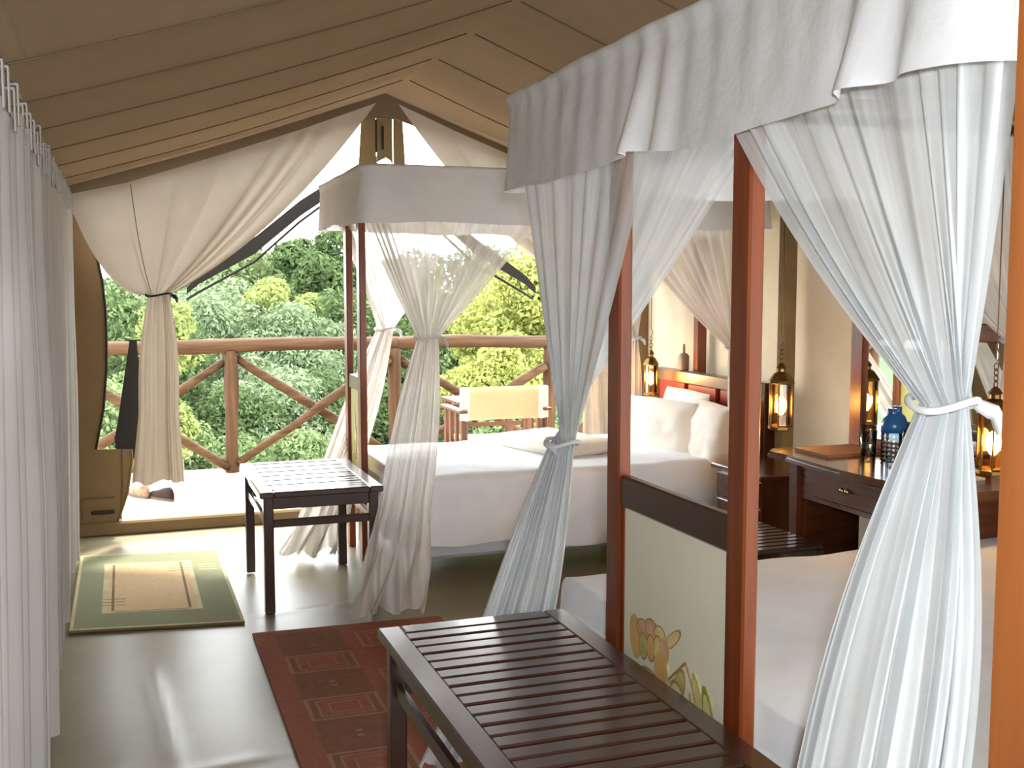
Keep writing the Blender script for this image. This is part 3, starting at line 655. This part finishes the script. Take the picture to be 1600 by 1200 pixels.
# ------------------------------------------------------------------ benches
def bench(label, x0, x1, y0, y1, h, pitch=.057):
    root = thing('slatted_bench', label, 'bench', ((x0+x1)/2, (y0+y1)/2, 0), group='slatted luggage benches at the bed feet')
    W, L = x1-x0, y1-y0; hx, hy = W/2, L/2; fr = .062
    for s_ in (-1, 1): MB().box((min(s_*hx, s_*(hx-fr)), -hy, h-.028), (max(s_*hx, s_*(hx-fr)), hy, h), .005).obj('side_board', M['bench_y'], root)
    for s_ in (-1, 1): MB().box((-hx+fr, min(s_*hy, s_*(hy-fr)), h-.028), (hx-fr, max(s_*hy, s_*(hy-fr)), h), .005).obj('end_board', M['bench_x'], root)
    n = int((L-2*fr)/pitch); pt = (L-2*fr)/n; sl = None
    for k in range(n):
        y = -hy+fr+(k+.5)*pt
        if sl is None: sl = MB().box((-hx+fr-.004, -pt/2+.006, -.022), (hx-fr+.004, pt/2-.004, -.001), .004).obj('slat', M['bench_x'], root, loc=(0, y, h))
        else: shared(sl, root, (0, y, h-.001*(k % 2)))
    lg = None
    for sx in (-1, 1):
        for sy in (-1, 1):
            lc = (sx*(hx-.04), sy*(hy-.05), 0)
            if lg is None: lg = MB().box((-.022, -.022, 0), (.022, .022, h-.028), .004).obj('leg', M['bench_z'], root, loc=lc)
            else: shared(lg, root, lc)
    for s_ in (-1, 1):
        MB().box((s_*(hx-.04)-.012, -hy+.07, h-.085), (s_*(hx-.04)+.012, hy-.07, h-.028), .003).obj('apron', M['bench_y'], root)
        MB().box((-hx+.06, s_*(hy-.05)-.012, h-.085), (hx-.06, s_*(hy-.05)+.012, h-.028), .003).obj('apron', M['bench_x'], root)
        MB().box((s_*(hx-.04)-.010, -hy+.07, .385), (s_*(hx-.04)+.010, hy-.07, .42), .003).obj('stretcher', M['bench_y'], root)
        MB().box((-hx+.06, s_*(hy-.05)-.010, .385), (hx-.06, s_*(hy-.05)+.010, .42), .003).obj('stretcher', M['bench_x'], root)
    return root
bench('dark slatted wooden bench in the foreground at the foot of the near bed', .613, 1.145, 1.30, 2.755, .552)
bench('smaller dark slatted bench at the foot of the far bed, its top shining', .55, 1.10, 4.77, 5.62, .552)

# ------------------------------------------------------------------ rugs
def rug(name, label, corners, xs, ys, rule, mats, th=.009):
    """cells of the weave cut along the pattern's own lines; corners = four floor corners (x0y0, x1y0, x1y1, x0y1)"""
    c = np.array(corners, float); o = c.mean(0); xs = sorted(set(np.round(xs, 4))); ys = sorted(set(np.round(ys, 4)))
    def mp(u, v): q = c[0]*(1-u)*(1-v)+c[1]*u*(1-v)+c[2]*u*v+c[3]*(1-u)*v-o; return (q[0], q[1])
    b = MB(); V = [mp(u, v)+(th,) for v in ys for u in xs]; n = len(xs); F = []; mi = []
    for j in range(len(ys)-1):
        for i in range(n-1): F.append((j*n+i, j*n+i+1, (j+1)*n+i+1, (j+1)*n+i)); mi.append(rule((xs[i]+xs[i+1])/2, (ys[j]+ys[j+1])/2))
    b.add(V, F); b.mi = mi
    k = len(b.v); e = [mp(*q) for q in ((0, 0), (1, 0), (1, 1), (0, 1))]
    b.add([q+(0,) for q in e]+[q+(th,) for q in e], [(0, 1, 5, 4), (1, 2, 6, 5), (2, 3, 7, 6), (3, 0, 4, 7), (3, 2, 1, 0)], len(mats)-1)
    ob = b.obj(name, mats); ob.location = (o[0], o[1], 0); return tag(ob, label, 'rug')
rw, rl = .80, 2.35    # red rug size, local metres; far end at v=1
rects = []   # x0,x1,y0,y1,line width
for k in range(5):
    yt = rl-.34-k*.475
    for q, s_ in enumerate((0, .036, .075)): rects.append((.085+s_, .345-s_, yt-.205+s_*.75, yt-s_*.75, (.013, .007, .006)[q]))
for k in range(5):
    yt = rl-.11-k*.475
    for q, s_ in enumerate((0, .04)): rects.append((.40+s_, .66-s_, yt-.205+s_*.75, yt-s_*.75, (.013, .007)[q]))
sm = [(.205, .228, rl-.22-k*.475, rl-.235-k*.475) for k in range(5)]+[(.205, .228, rl-.655-k*.475, rl-.67-k*.475) for k in range(4)]
cuts_x = [0, rw, .06, .375, .70]; cuts_y = [0, rl, .05, rl-.05]
for r in rects: cuts_x += [r[0], r[0]+r[4], r[1]-r[4], r[1]]; cuts_y += [r[2], r[2]+r[4], r[3]-r[4], r[3]]
for q in sm: cuts_x += [q[0], q[1]]; cuts_y += [q[2], q[3]]
def rr(u, v):
    x, y = u*rw, v*rl
    for r in rects:
        if r[0] < x < r[1] and r[2] < y < r[3] and not (r[0]+r[4] < x < r[1]-r[4] and r[2]+r[4] < y < r[3]-r[4]): return 2
    for q in sm:
        if q[0] < x < q[1] and q[3] < y < q[2]: return 2
    if .085 < x < .345 and (.05 < y < rl-.05): return 1 if not any(r[0] < x < r[1] and r[2] < y < r[3] for r in rects[1::3]) else 0
    return 0
rug('patterned_rug', 'red brown rug with tan concentric rectangles beside the near bench', [(.47, 2.2, 0), (1.27, 2.2, 0), (1.28, 4.5, 0), (.48, 4.53, 0)], np.array(cuts_x)/rw, np.array(cuts_y)/rl, rr, [M['rug_red'], M['rug_brown'], M['rug_tan'], M['rug_red']])
gw, gl_ = .71, 1.37
fx0, fx1, fy0, fy1 = .125, .555, .235, 1.15
lines = [(fx0, fx1, fy0, fy1, .022, 2), (fx0+.04, fx0+.052, fy0+.03, fy1-.02, 0, 3), (fx1-.06, fx1-.048, fy0+.03, fy1-.02, 0, 3), (fx0+.05, fx1-.05, fy0+.012, fy0+.02, 0, 3)]
for k in range(3): lines += [(fx0+.0, fx0+.10, fy0+.12+k*.05, fy0+.13+k*.05, 0, 3), (fx1-.12, fx1-.0, fy1-.20+k*.05, fy1-.19+k*.05, 0, 3), (fx1+.03, fx1+.12, fy1-.20+k*.05, fy1-.188+k*.05, 0, 1)]
cx = [0, gw, .015, gw-.015]; cy = [0, gl_, .02, gl_-.02]
for q in lines: cx += [q[0], q[0]+q[4], q[1]-q[4], q[1]]; cy += [q[2], q[2]+q[4], q[3]-q[4], q[3]]
def gr_(u, v):
    x, y = u*gw, v*gl_
    if x < .015 or x > gw-.015 or y < .02 or y > gl_-.02: return 2
    for q in lines[1:]:
        if q[0] < x < q[1] and q[2] < y < q[3]: return q[5]
    q = lines[0]
    if q[0] < x < q[1] and q[2] < y < q[3]: return 1 if (q[0]+q[4] < x < q[1]-q[4] and q[2]+q[4] < y < q[3]-q[4]) else 2
    return 0
rug('doormat_rug', 'sage green rug with a beige middle on the floor inside the tent opening', [(-.24, 4.815, 0), (.468, 4.70, 0), (.466, 6.06, 0), (-.235, 6.17, 0)], np.array(cx)/gw, np.array(cy)/gl_, gr_, [M['rug_green'], M['rug_beige'], M['rug_edge'], M['rug_line']], th=.011)

# ------------------------------------------------------------------ desk corner
desk = thing('writing_desk', 'dark polished writing desk with one drawer between the two beds', 'desk', (2.85, 3.44, 0))
DX, DY = 2.85, 3.44
out = [(3.20-DX, 4.02-DY), (2.64-DX, 4.02-DY), (2.585-DX, 3.96-DY)]
for y in np.linspace(3.85, 3.05, 11): out.append((2.615-.045*(1-((y-3.45)/.5)**2)-DX, y-DY))
out += [(2.63-DX, 2.95-DY), (2.68-DX, 2.90-DY), (3.20-DX, 2.90-DY)]
MB().prism([(x, y, .722) for x, y in out], (0, 0, .014)).prism([(x*.985, y*.985, .736) for x, y in out], (0, 0, .014)).obj('table_top', M['desk_y'], desk)
MB().box((2.68-DX, 2.97-DY, .56), (2.70-DX, 3.91-DY, .722)).obj('front_apron', M['desk_y'], desk)
for y in (3.86, 2.98): MB().box((2.66-DX, y-DY, .56), (3.18-DX, y+.02-DY, .722)).obj('side_apron', M['desk_x'], desk)
dw = MB().box((2.664-DX, 3.28-DY, .585), (2.684-DX, 3.74-DY, .70), .005).obj('drawer', M['desk_y'], desk)
for y in (3.535, 3.505): MB().lathe([(.004, 0), (.007, .006), (.011, .012), (.008, .02), (.001, .022)], seg=10).obj('knob', M['brass_bright'], dw, smooth=True, loc=(2.664-DX, y-DY, .65)).rotation_euler = (0, math.radians(-90), 0)
for x in (2.69, 3.14):
    for y in (3.88, 2.98):
        MB().tube([(x-DX, y-DY, 0), (x-DX, y-DY, .5), (x-DX, y-DY, .722)], [.030, .038, .042], 4).obj('leg', M['desk_z'], desk)
MB().box((3.17-DX, 2.95-DY, .10), (3.19-DX, 3.92-DY, .70)).obj('back_panel', M['desk_y'], desk)
mir_ = thing('dressing_mirror', 'dark framed mirror standing at the back of the desk', 'mirror', (3.045, 3.45, .75))
for n_, lo, hi in (('stile', (-.02, .465, 0), (.02, .55, .56)), ('stile', (-.02, -.54, 0), (.02, -.47, .56)), ('rail', (-.02, -.47, .49), (.02, .47, .56)), ('rail', (-.02, -.47, 0), (.02, .47, .05))):
    MB().box(lo, hi, .006).obj(n_, M['post_z' if n_ == 'stile' else 'post_y'], mir_)
MB().box((-.003, -.475, .045), (.006, .475, .495), .001).obj('mirror_glass', M['mirror'], mir_)
MB().box((.007, -.48, .04), (.017, .48, .50), .001).obj('backing', M['darkitem'], mir_)
fo = MB().box((2.70, 3.70, .750), (2.98, 3.93, .754), .001).box((2.702, 3.702, .754), (2.976, 3.928, .759), .001).box((2.70, 3.70, .759), (2.98, 3.93, .763), .001)
tag(fo.obj('folder', M['paper']), 'brown leather folder lying on the far end of the desk', 'folder')
def tumbler(label, x, y):
    pr = [(.026, 0), (.030, .004), (.034, .12), (.0315, .12), (.028, .012), (.001, .010)]
    t = thing('drinking_glass', label, 'glass', (x, y, .7505), group='upturned and upright tumblers on the desk'); MB().lathe(pr, seg=14).obj('bowl', M['glass'], t, smooth=True)
tumbler('clear drinking glass on the desk right beside the blue capped bottles', 2.845, 3.63)
tumbler('clear drinking glass on the desk behind the other, closer to the folder', 2.93, 3.74)
def water_bottle(label, x, y):
    t = thing('water_bottle', label, 'bottle', (x, y, .7505), group='blue capped water bottles on the desk')
    pr = [(.036, 0), (.042, .006)]
    for k in range(6): pr += [(.042, .012+k*.018), (.039, .020+k*.018), (.042, .027+k*.018)]
    pr += [(.042, .122)]; MB().lathe(pr, seg=16).obj('bottle_body', M['bottle'], t, smooth=True)
    MB().lathe([(.0425, .118), (.0425, .15), (.034, .172), (.02, .185), (.018, .19)], seg=16).obj('blue_shoulder', M['bluecap'], t, smooth=True)
    MB().lathe([(.019, .188), (.02, .192), (.02, .21), (.017, .213)], seg=14).obj('cap', M['bluecap'], t, smooth=True)
water_bottle('blue topped clear water bottle at the front of the desk beside the glass', 2.89, 3.545)
water_bottle('blue topped clear water bottle just behind the first one on the desk', 2.965, 3.61)
tag(MB().box((2.91, 3.28, .7505), (3.01, 3.44, .80), .012).obj('telephone_box', M['darkitem']), 'black box lying on the desk right of the bottles', 'box')
tag(MB().box((2.80, 3.36, .7505), (2.87, 3.45, .762), .004).obj('soap_packet', M['whitepaper']), 'small white packet on the desk in front of the black box', 'packet')
# stool in front of the desk, nightstands
st = thing('slatted_stool', 'low dark slatted stool in front of the desk', 'stool', (2.36, 3.74, 0))
sl = MB().box((-.2, -.020, .425), (.2, .020, .445), .004).obj('slat', M['bench_x'], st, loc=(0, -.2, 0))
for k in range(1, 9): shared(sl, st, (0, -.2+k*.05, 0))
for s_ in (-1, 1): MB().box((s_*.18-.02, -.225, .36), (s_*.18+.02, .225, .425)).obj('rail', M['bench_y'], st)
for sx in (-1, 1):
    for sy in (-1, 1): MB().box((sx*.18-.02, sy*.2-.02, 0), (sx*.18+.02, sy*.2+.02, .36)).obj('leg', M['bench_z'], st)
def nightstand(label, x, y):
    t = thing('nightstand', label, 'nightstand', (x, y, 0), group='dark bedside cabinets')
    MB().box((-.2, -.2, .08), (.2, .2, .55), .004).obj('carcass', M['desk_z'], t); MB().box((-.225, -.225, .55), (.215, .225, .575), .006).obj('top', M['desk_y'], t)
    d = MB().box((-.215, -.18, .42), (-.2, .18, .535), .004).obj('drawer', M['desk_y'], t); MB().lathe([(.005, 0), (.011, .012), (.006, .02), (.001, .021)], seg=10).obj('knob', M['brass_bright'], d, smooth=True, loc=(-.215, 0, .48)).rotation_euler = (0, math.radians(-90), 0)
    MB().box((-.212, -.18, .11), (-.2, .18, .405), .004).obj('door', M['desk_z'], t)
    for sx in (-1, 1):
        for sy in (-1, 1): MB().box((sx*.18-.018, sy*.18-.018, 0), (sx*.18+.018, sy*.18+.018, .08)).obj('foot', M['desk_z'], t)
nightstand('dark bedside cabinet between the far bed and the desk', 2.98, 4.50)
MB().box((2.72-DX, 3.91-DY, .06), (3.03-DX, 3.93-DY, .70)).obj('side_panel', M['desk_x'], desk)  # panel added to keep the space under the desk dark
mg = MB(); mg.box((2.70, 3.08, .7505), (2.93, 3.25, .757), .001).box((2.71, 3.07, .757), (2.92, 3.24, .762), .001)
tag(mg.obj('magazine', M['whitepaper']), 'pale paper booklet on the near end of the desk behind the right bed curtain', 'booklet')

# ------------------------------------------------------------------ lanterns
def lantern(label, x, y, zb, h=.21, r=.05, ztop=2.175, s=1.0, power=4.5):
    t = thing('lantern', label, 'lantern', (x, y, zb), group='lit glass brass lanterns by the beds')
    MB().lathe([(r*.9, 0), (r*1.12, .004), (r*1.12, .016), (r*.98, .022)], seg=8).obj('base', M['brass'], t)
    MB().lathe([(r*1.1, h), (r*1.22, h+.004), (r*1.15, h+.014), (r*.7, h+.045), (r*.35, h+.055), (r*.35, h+.068), (r*.5, h+.072), (r*.28, h+.088), (r*.12, h+.096)], seg=8).obj('cap', M['brass'], t)
    bar = None
    for k in range(8):
        a = math.pi/4*k; lc = (r*1.02*math.cos(a), r*1.02*math.sin(a), 0)
        if bar is None: bar = MB().box((-.003, -.003, .018), (.003, .003, h+.004), .001).obj('bar', M['brass'], t, loc=lc)
        else: shared(bar, t, lc)
    pane = None
    for k in range(8):
        a = math.pi/4*(k+.5); c = r*.95*math.cos(math.pi/8)
        if pane is None:
            pane = MB().box((-.001, -r*.37, .022), (.001, r*.37, h), .0004).obj('pane', M['lampglass'], t, loc=(c*math.cos(a), c*math.sin(a), 0)); pane.rotation_euler = (0, 0, a)
        else: q = shared(pane, t, (c*math.cos(a), c*math.sin(a), 0)); q.rotation_euler = (0, 0, a)
    MB().lathe([(.008, .022), (.009, .06), (.010, .07)], seg=10).obj('lamp_holder', M['brass'], t, smooth=True)
    MB().lathe([(.010, .07), (.020, .084), (.027, .105), (.024, .126), (.012, .145), (.002, .152)], seg=12).obj('bulb', M['bulb'], t, smooth=True)
    zz = h+.096; n = 4
    for k in range(n):
        pts = [((.009*math.cos(q) if k % 2 else 0), (0 if k % 2 else .009*math.cos(q)), zz+.008+k*.02+.013*math.sin(q)) for q in np.linspace(0, 2*math.pi, 11)]
        MB().tube(pts, .0022, 5, cap=False).obj('chain_link', M['brass'], t, smooth=True)
    zz += n*.02+.004; MB().tube([(0, 0, zz), (.012, 0, zz+.02), (.004, 0, zz+.04), (0, 0, zz+.05), (0, 0, ztop-zb)], .0022, 6).obj('hook', M['brass'], t, smooth=True)
    L = bpy.data.lights.new('lantern_light', 'POINT'); L.energy = power; L.color = (1, .58, .24); L.shadow_soft_size = .02
    lo_ = bpy.data.objects.new('lantern_light', L); COL.objects.link(lo_); lo_.location = (x-.035, y-.02, zb+.12)
lantern('lit brass lantern hanging between the far bed and the desk', 2.81, 4.205, .80)
lantern('lit brass lantern hanging at the right edge, between bed curtain and broad post', 2.83, 2.945, .80)
lantern('lit brass lantern at the far end of the red padded headboard', 3.10, 6.06, .77, r=.042, h=.19, ztop=2.06)
tag(MB().lathe([(.03, 0), (.033, .01), (.033, .09), (.02, .105), (.008, .11), (.007, .16), (.003, .165)], seg=12).obj('spray_bottle', M['grey'], smooth=True, loc=(3.27, 5.95, .931)), 'small grey bottle standing on top of the far headboard', 'bottle')

# ------------------------------------------------------------------ deck furniture and shoes
ch = thing('director_chair', 'wooden folding chair with tan canvas back seen from behind on the deck', 'chair', (2.46, 7.18, .05))
ys = np.linspace(-.30, .30, 31); P = np.array([[(x, -.20+.03*math.cos(x*4), z) for x in ys] for z in np.linspace(.49, .715, 8)])
b = MB(); b.grid(P); P2_ = P.copy(); P2_[:, :, 1] += .012; b.grid(P2_[:, ::-1]); b.obj('backrest', M['chairback'], ch, smooth=True)
for s_ in (-1, 1):
    MB().box((s_*.285-.032, -.215, .488), (s_*.285+.032, -.175, .717), .01).obj('sleeve', M['chairseat'], ch)
    MB().tube([(s_*.275, -.195, .30), (s_*.285, -.195, .71)], .014, 8).obj('back_post', M['chairwood_z'], ch)
    MB().box((s_*.305-.03, -.24, .545), (s_*.305+.03, .24, .565), .008).obj('arm_rest', M['chairseat'] if s_ < -5 else M['chairwood_y'], ch)
    for y in (-.19, -.06, .07, .19): MB().box((s_*.30-.012, y-.022, .03), (s_*.30+.012, y+.022, .545), .003).obj('side_slat', M['chairwood_z'], ch)
    MB().box((s_*.30-.015, -.26, 0), (s_*.30+.015, .26, .03), .004).obj('runner', M['chairwood_y'], ch)
MB().beam((-.29, -.15, .04), (.29, -.15, .33), .02, .03).beam((.29, -.13, .04), (-.29, -.13, .33), .02, .03).obj('cross_legs', M['chairwood_x'], ch)
P = np.array([[(x, y, .335+.012*(x/.25)**2) for x in np.linspace(-.27, .27, 13)] for y in np.linspace(-.17, .23, 9)]); b = MB(); b.grid(P); P3 = P.copy(); P3[:, :, 2] -= .02; b.grid(P3[:, ::-1]); b.obj('seat', M['chairseat'], ch, smooth=True)
dt = thing('deck_table', 'low wooden table on the deck behind the folding chair', 'table', (2.62, 7.85, .05))
tsl = MB().box((-.30, -.035, .53), (.30, .035, .55), .003).obj('slat', M['chairwood_x'], dt, loc=(0, -.2, 0))
for k in range(1, 6): shared(tsl, dt, (0, -.2+k*.08, 0))
for sx in (-1, 1):
    for sy in (-1, 1): MB().box((sx*.25-.025, sy*.2-.025, 0), (sx*.25+.025, sy*.2+.025, .53)).obj('leg', M['chairwood_z'], dt)
for y in (-.2, .2): MB().box((-.25, y-.012, .44), (.25, y+.012, .485)).box((-.25, y-.012, .36), (.25, y+.012, .39)).obj('rail', M['chairwood_x'], dt)
def shoe(label, x, y, rz, m, L=.27):
    t = thing('shoe', label, 'shoe', (x, y, .0505), rz, group=None)
    def out_(k): return [(k*(.035+.012*math.sin(a*1.0+.3))*math.sin(a)*1.15, L/2*math.cos(a)) for a in np.linspace(0, 2*math.pi, 25)[:-1]]
    MB().prism([(x_, y_, 0) for x_, y_ in out_(1.05)], (0, 0, .018)).obj('sole', M['sole'], t)
    n = 24; rows = []
    for k, (sc, zf) in enumerate(((1, .0), (1.0, .35), (.85, .75), (.55, 1.0), (.35, .92), (.2, .6))):
        rows.append([(x_*sc, y_*(sc*.5+.5) if k < 4 else y_*sc*.9-.03, .018+zf*(.035+.04*smooth01(min(1, max(0, .5-y_/L))))) for x_, y_ in out_(1)])
    MB().grid(np.array(rows), closed_u=True).obj('upper', m, t, smooth=True)
shoe('brown patterned shoe on the deck at the canvas wall', .085, 7.58, .5, M['shoe_a'], L=.24); shoe('dark brown shoe on the deck below the left door drape', .225, 7.42, .6, M['shoe_b'], L=.24)

# ------------------------------------------------------------------ outside: slope and trees
hx = np.linspace(-30, 60, 40); hy = np.linspace(8.9, 70, 30); X, Y = np.meshgrid(hx, hy)
Zh = -3.6+(Y-9)*.055+.3*np.sin(X*.4)*np.cos(Y*.3)
tag(MB().grid(np.dstack([X, Y, Zh])).obj('ground', M['hill'], smooth=True), kind='structure')
def foliage_mesh(name, lumps, nleaf, size, seed, mat):
    r = np.random.default_rng(seed); lumps = np.array(lumps); A = lumps[:, 3]**2; idx = r.choice(len(lumps), nleaf, p=A/A.sum())
    d = r.normal(size=(nleaf, 3)); d[:, 2] = d[:, 2]*.9+.25; d /= np.linalg.norm(d, axis=1)[:, None]
    rad = lumps[idx, 3]*(1-.35*r.random(nleaf)**2.2+.05*r.normal(size=nleaf)); c = lumps[idx, :3]+d*rad[:, None]
    nrm = d+r.normal(size=(nleaf, 3))*.55; nrm /= np.linalg.norm(nrm, axis=1)[:, None]
    t1 = np.cross(nrm, r.normal(size=(nleaf, 3))); t1 /= np.linalg.norm(t1, axis=1)[:, None]; t2 = np.cross(nrm, t1)
    s_ = size*(.6+.8*r.random(nleaf))[:, None]
    V = np.stack([c-t1*s_, c+t2*s_*.45, c+t1*s_, c-t2*s_*.45], 1).reshape(-1, 3)
    me = bpy.data.meshes.new(name); me.vertices.add(nleaf*4); me.vertices.foreach_set('co', V.astype(np.float32).ravel())
    me.loops.add(nleaf*4); me.loops.foreach_set('vertex_index', np.arange(nleaf*4, dtype=np.int32)); me.polygons.add(nleaf)
    me.polygons.foreach_set('loop_start', np.arange(0, nleaf*4, 4, dtype=np.int32)); me.polygons.foreach_set('loop_total', np.full(nleaf, 4, dtype=np.int32))
    me.materials.append(mat); me.update(calc_edges=True); me.validate(); return me
def ground_z(x, y): return -3.6+(y-9)*.055+.3*math.sin(x*.4)*math.cos(y*.3)
def tree(name, label, cat, x, y, ztop, rx, rz, mat, nleaf, size, seed, nl=26, group='trees on the slope beyond the deck', low=.0):
    gz = ground_z(x, y); root = thing(name, label, cat, (x, y, gz), group=group); r = np.random.default_rng(seed)
    cz = ztop-rz-gz; lumps = []
    for k in range(nl):
        d = r.normal(size=3); d /= np.linalg.norm(d); q = r.uniform(.55, .86); s_ = r.uniform(.24, .42)
        lumps.append((d[0]*rx*q, d[1]*rx*q, cz+d[2]*rz*q, min(rx, rz)*s_))
    lumps.append((0, 0, cz, min(rx, rz)*.6))
    me = foliage_mesh('foliage', lumps, int(nleaf*2.6), size*.58, seed, mat); o = bpy.data.objects.new('foliage', me); COL.objects.link(o); o.parent = root; o['kind'] = 'stuff'
    b = MB(); b.tube([(0, 0, -.3), (.06, .03, cz*.4), (-.05, 0, max(cz-rz*.3, .3)), (0, 0, cz+rz*.3)], [.16, .13, .10, .04], 8)
    for k in range(5): l = lumps[k]; b.tube([(0, 0, max(cz-rz*.6, .15)), (l[0]*.5, l[1]*.5, cz-rz*.15), (l[0], l[1], l[2])], [.06, .04, .015], 6)
    b.obj('trunk', M['bark'], root, smooth=True)
def px2(px, py, d):   # ground-plan helper: bearing of a sight line from the tent, at distance d along the tent axis
    f = 1700.; ps, ph = math.radians(19.8), math.radians(5.14)
    F = np.array([math.sin(ps)*math.cos(ph), math.cos(ps)*math.cos(ph), -math.sin(ph)]); R = np.array([math.cos(ps), -math.sin(ps), 0]); U = np.cross(R, F)
    v = F+R*(px-800)/f-U*(py-600)/f; v = v*d/v[1]; return v[0], d, 1.45+v[2]
TREES = [  # kind, mark on the sight line of the crown top, distance, radii, leaves
 ('mid', 'tall rounded green tree on the skyline left of the tent gable', 'tree', 410, 380, 30, 2.6, 2.4, 14000, .15),
 ('dark', 'tall dark open crowned tree on the skyline left of the far bed', 'tree', 500, 364, 28, 1.5, 1.3, 5200, .15),
 ('mid', 'green tree on the skyline behind the far left bed post', 'tree', 590, 388, 31, 2.2, 2.2, 9000, .15),
 ('grey', 'grey green tree filling the view above the left half of the rail', 'tree', 330, 436, 25, 2.3, 2.0, 14000, .12),
 ('pale', 'pale yellow topped bush standing before the grey green trees', 'tree', 425, 438, 21.5, 1.05, .85, 9000, .085),
 ('grey', 'rounded grey green tree right behind the first rail post', 'tree', 400, 462, 20, 1.9, 1.5, 16000, .09),
 ('dark', 'dark green tree behind the far bed posts above the rail', 'tree', 545, 470, 22, 1.8, 1.7, 12000, .11),
 ('mid', 'green tree seen through the far bed gauze', 'tree', 690, 440, 24, 2.2, 2.2, 12000, .12),
 ('sun', 'sunlit yellow green tree right of the far bed', 'tree', 835, 400, 14, 1.25, 1.25, 13000, .075),
 ('sun', 'sunlit yellow green bush behind the folding chair', 'tree', 790, 515, 13, .85, .85, 9000, .065),
 ('mid', 'green tree on the skyline right of the far bed canopy', 'tree', 800, 420, 22, 1.8, 2.0, 9000, .11),
 ('dark', 'dark green bush under the rail beside the middle post', 'bush', 650, 560, 15, 1.3, 1.2, 12000, .07),
 ('dark', 'dark green bush under the rail left of the far bed', 'bush', 520, 590, 14.5, 1.1, 1.2, 12000, .065),
 ('grey', 'grey green bush behind the crossed braces', 'bush', 420, 575, 14, 1.1, 1.1, 12000, .065),
 ('dark', 'dark green bush below the left brace', 'bush', 330, 600, 13.5, 1.0, 1.1, 11000, .065),
 ('mid', 'mid green bush low behind the rail post', 'bush', 440, 675, 12, .9, .9, 11000, .055),
 ('mid', 'mid green bush low behind the far bench', 'bush', 560, 680, 12.4, .9, .9, 10000, .055),
 ('mid', 'mid green bush low under the left brace', 'bush', 320, 690, 11.4, .75, .8, 9000, .055),
 ('dark', 'dark bush low between bed gauze and chair', 'bush', 720, 640, 12.6, .9, 1.0, 9000, .055),
 ('dark', 'dark leafy tree left of the door drape', 'tree', 175, 420, 14, 1.3, 1.5, 12000, .075),
 ('pale', 'bright leafy sprig tree just right of the door drape', 'tree', 262, 470, 10.2, .30, .38, 1500, .05),
 ('pale', 'bright leafy sprig low beside the door drape hem', 'bush', 272, 625, 10.0, .22, .26, 900, .045),
 ('mid', 'green bush low left of the door drape', 'bush', 190, 560, 11.5, .8, 1.0, 8000, .06),
 ('grey', 'distant grey green tree closing the gap at the far left', 'tree', 250, 425, 29, 2.4, 2.4, 10000, .15),
 ('mid', 'green tree far right behind the near bed gauze', 'tree', 930, 420, 18, 1.9, 2.2, 9000, .10),
 ('grey', 'far grey green tree on the ridge right of the gable', 'tree', 740, 400, 33, 2.2, 2.2, 9000, .16),
 ('dark', 'dark tree further along the valley to the left', 'tree', 40, 420, 17, 2.0, 2.4, 9000, .10),
 ('mid', 'green bush behind the railing under the folding chair', 'bush', 850, 610, 11.6, .8, 1.0, 9000, .055),
]
for i, (k, lab, cat, px, py, d, rx, rz, nl_, sz) in enumerate(TREES):
    x, y, z = px2(px, py, d); tree('tree' if cat == 'tree' else 'bush', lab, cat, x, y, z, rx, rz, M['leaf_'+k], nl_, sz, 100+i, nl=30 if k != 'dark' or d < 26 else 16)
